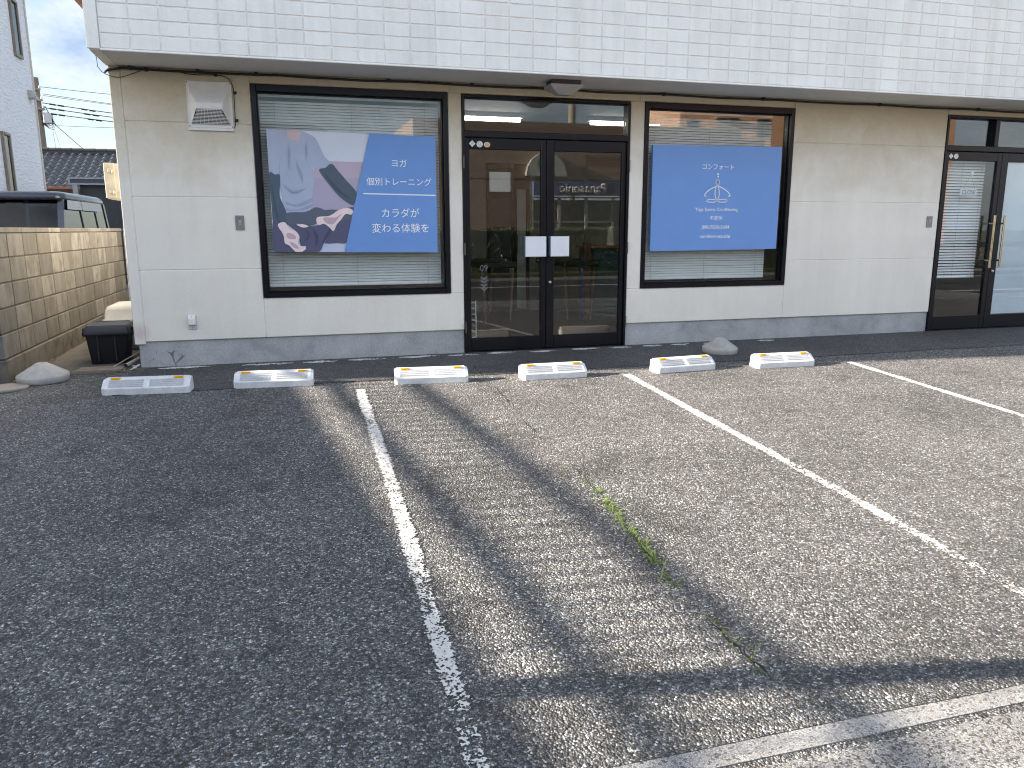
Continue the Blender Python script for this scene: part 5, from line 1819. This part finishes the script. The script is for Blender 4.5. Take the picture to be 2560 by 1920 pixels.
ds = dm.build('dome_sign', simple('dome_white', (0.62, 0.64, 0.62), 0.5), sp)
dm = MB()
dm.prism([(0.95 + 0.22 * math.cos(R(a)), 3.55 + 0.2 * math.sin(R(a))) for a in range(0, 360, 18)], 'y', 0.2205, 0.226)
dm.build('green_disc', simple('leaf_green', (0.08, 0.22, 0.08), 0.5), ds)
gh = thing('grey_roofed_house', 'grey walled house with a low dark roof across the street', 'house', (-4.0, -20, -0.12))
mb = MB()
mb.box(-8, 5.0, -7.8, -0.6, 0, 4.3)
mb.build('wall', simple('grey_render', (0.34, 0.33, 0.31), 0.85), gh)
mb = MB()
mb.prism([(-8.6, 4.3), (5.9, 4.3), (5.2, 4.65), (-8.6, 4.75)], 'y', -8.2, 0.0)
mb.build('roof', simple('dull_roof', (0.13, 0.12, 0.11), 0.8), gh)
ap = thing('apartment_block', 'tan apartment block coloured sunlit orange, with small balconies across the street', 'apartment', (30.2, -50, -0.12), R(14))
mb = MB()
mb.box(0, 22, -12, 0, 0, 15)
mb.build('wall', simple('sunlit_orange_render', (0.60, 0.36, 0.22), 0.85, var=0.08, scale=0.6), ap)  # the orange holds warm sunlight put into the wall colour
for fz in (2.0, 5.0, 7.9, 10.8):
    for xx in (1.0, 6.6, 12.5, 18.0):
        m_ = MB()
        frame_boxes(m_, xx - 0.5, xx + 0.5, fz + 0.4, fz + 1.8, 0.001, 0.06, 0.06, 0.06, 0.06, 0.06)
        w_ = m_.build('window', BRN, ap)
        pane(w_, xx - 0.44, xx + 0.44, fz + 0.46, fz + 1.74, 0.01, mat=WREF)
    for xx in (3.6, 9.6, 15.4):
        m_ = MB()
        m_.box(xx - 0.9, xx + 0.9, 0.001, 0.9, fz + 1.75, fz + 1.85)
        m_.box(xx - 0.9, xx + 0.9, 0.001, 0.8, fz - 0.1, fz)
        for q in range(15):
            m_.box(xx - 0.88 + q * 0.124, xx - 0.86 + q * 0.124, 0.76, 0.79, fz + 0.001, fz + 0.95)
        m_.box(xx - 0.9, xx + 0.9, 0.75, 0.80, fz + 0.951, fz + 1.0)
        m_.box(xx - 0.7, xx + 0.7, 0.001, 0.02, fz + 0.05, fz + 1.7)
        m_.build('balcony', simple('balcony_grey', (0.33, 0.31, 0.29), 0.6), ap)
sp2 = thing('street_pole', 'pale concrete pole behind the tan shop across the street', 'utility pole', (14.0, -30.5, -0.22))
mb = MB()
mb.tube([(0, 0, 0), (0, 0, 12.5)], [0.22, 0.15], 16)
mb.build('pole', simple('pole_pale', (0.36, 0.33, 0.26), 0.8), sp2)
# shadow casters on the left, outside the picture: they shade the left half of the lot
nb = thing('picket_fence', 'grey metal picket fence on a low panel wall left of the lot', 'fence', (-6.0, -4.0, 0))
mb = MB()
mb.box(-0.1, 0, -5.4, 4.9, -0.45, 1.962)
mb.build('panel_wall', simple('dull_wall', (0.35, 0.34, 0.32), 0.85), nb)
for z in (2.040, 2.245):
    mb = MB()
    mb.box(-0.06, -0.01, -5.4, 4.9, z, z + 0.046)
    mb.build('rail', STL, nb)
for k in range(85):
    mb = MB()
    y = -5.35 + k * 0.12
    mb.box(-0.045, -0.025, y, y + 0.022, 1.9625 if k % 14 == 0 else 2.0865, 2.2445)
    mb.build('picket', STL, nb)
py = thing('shade_pylon', 'tall unseen pylon added to shade the strip along the shopfront', 'pylon', (-7.0, 0.18, 0))  # added out of view; its shadow darkens the ground along the shopfront
mb = MB()
mb.box(-0.15, 0.15, -0.33, 0.32, -0.1, 5.4, 0.02)
mb.box(-0.12, 0.12, 0.321, 0.33, -0.1, 5.3)
mb.build('panel', simple('pylon_grey', (0.4, 0.4, 0.42), 0.6), py)
lp = thing('strut_post', 'grey steel strut post leaning towards the street at the left of the lot', 'post', (-3.5, -4.25, gz(-4.25)))
mb = MB()
mb.tube([(0, 0.11, -0.3), (0, -1.85, 5.0)], 0.058, 16)
mb.build('post', STL, lp)
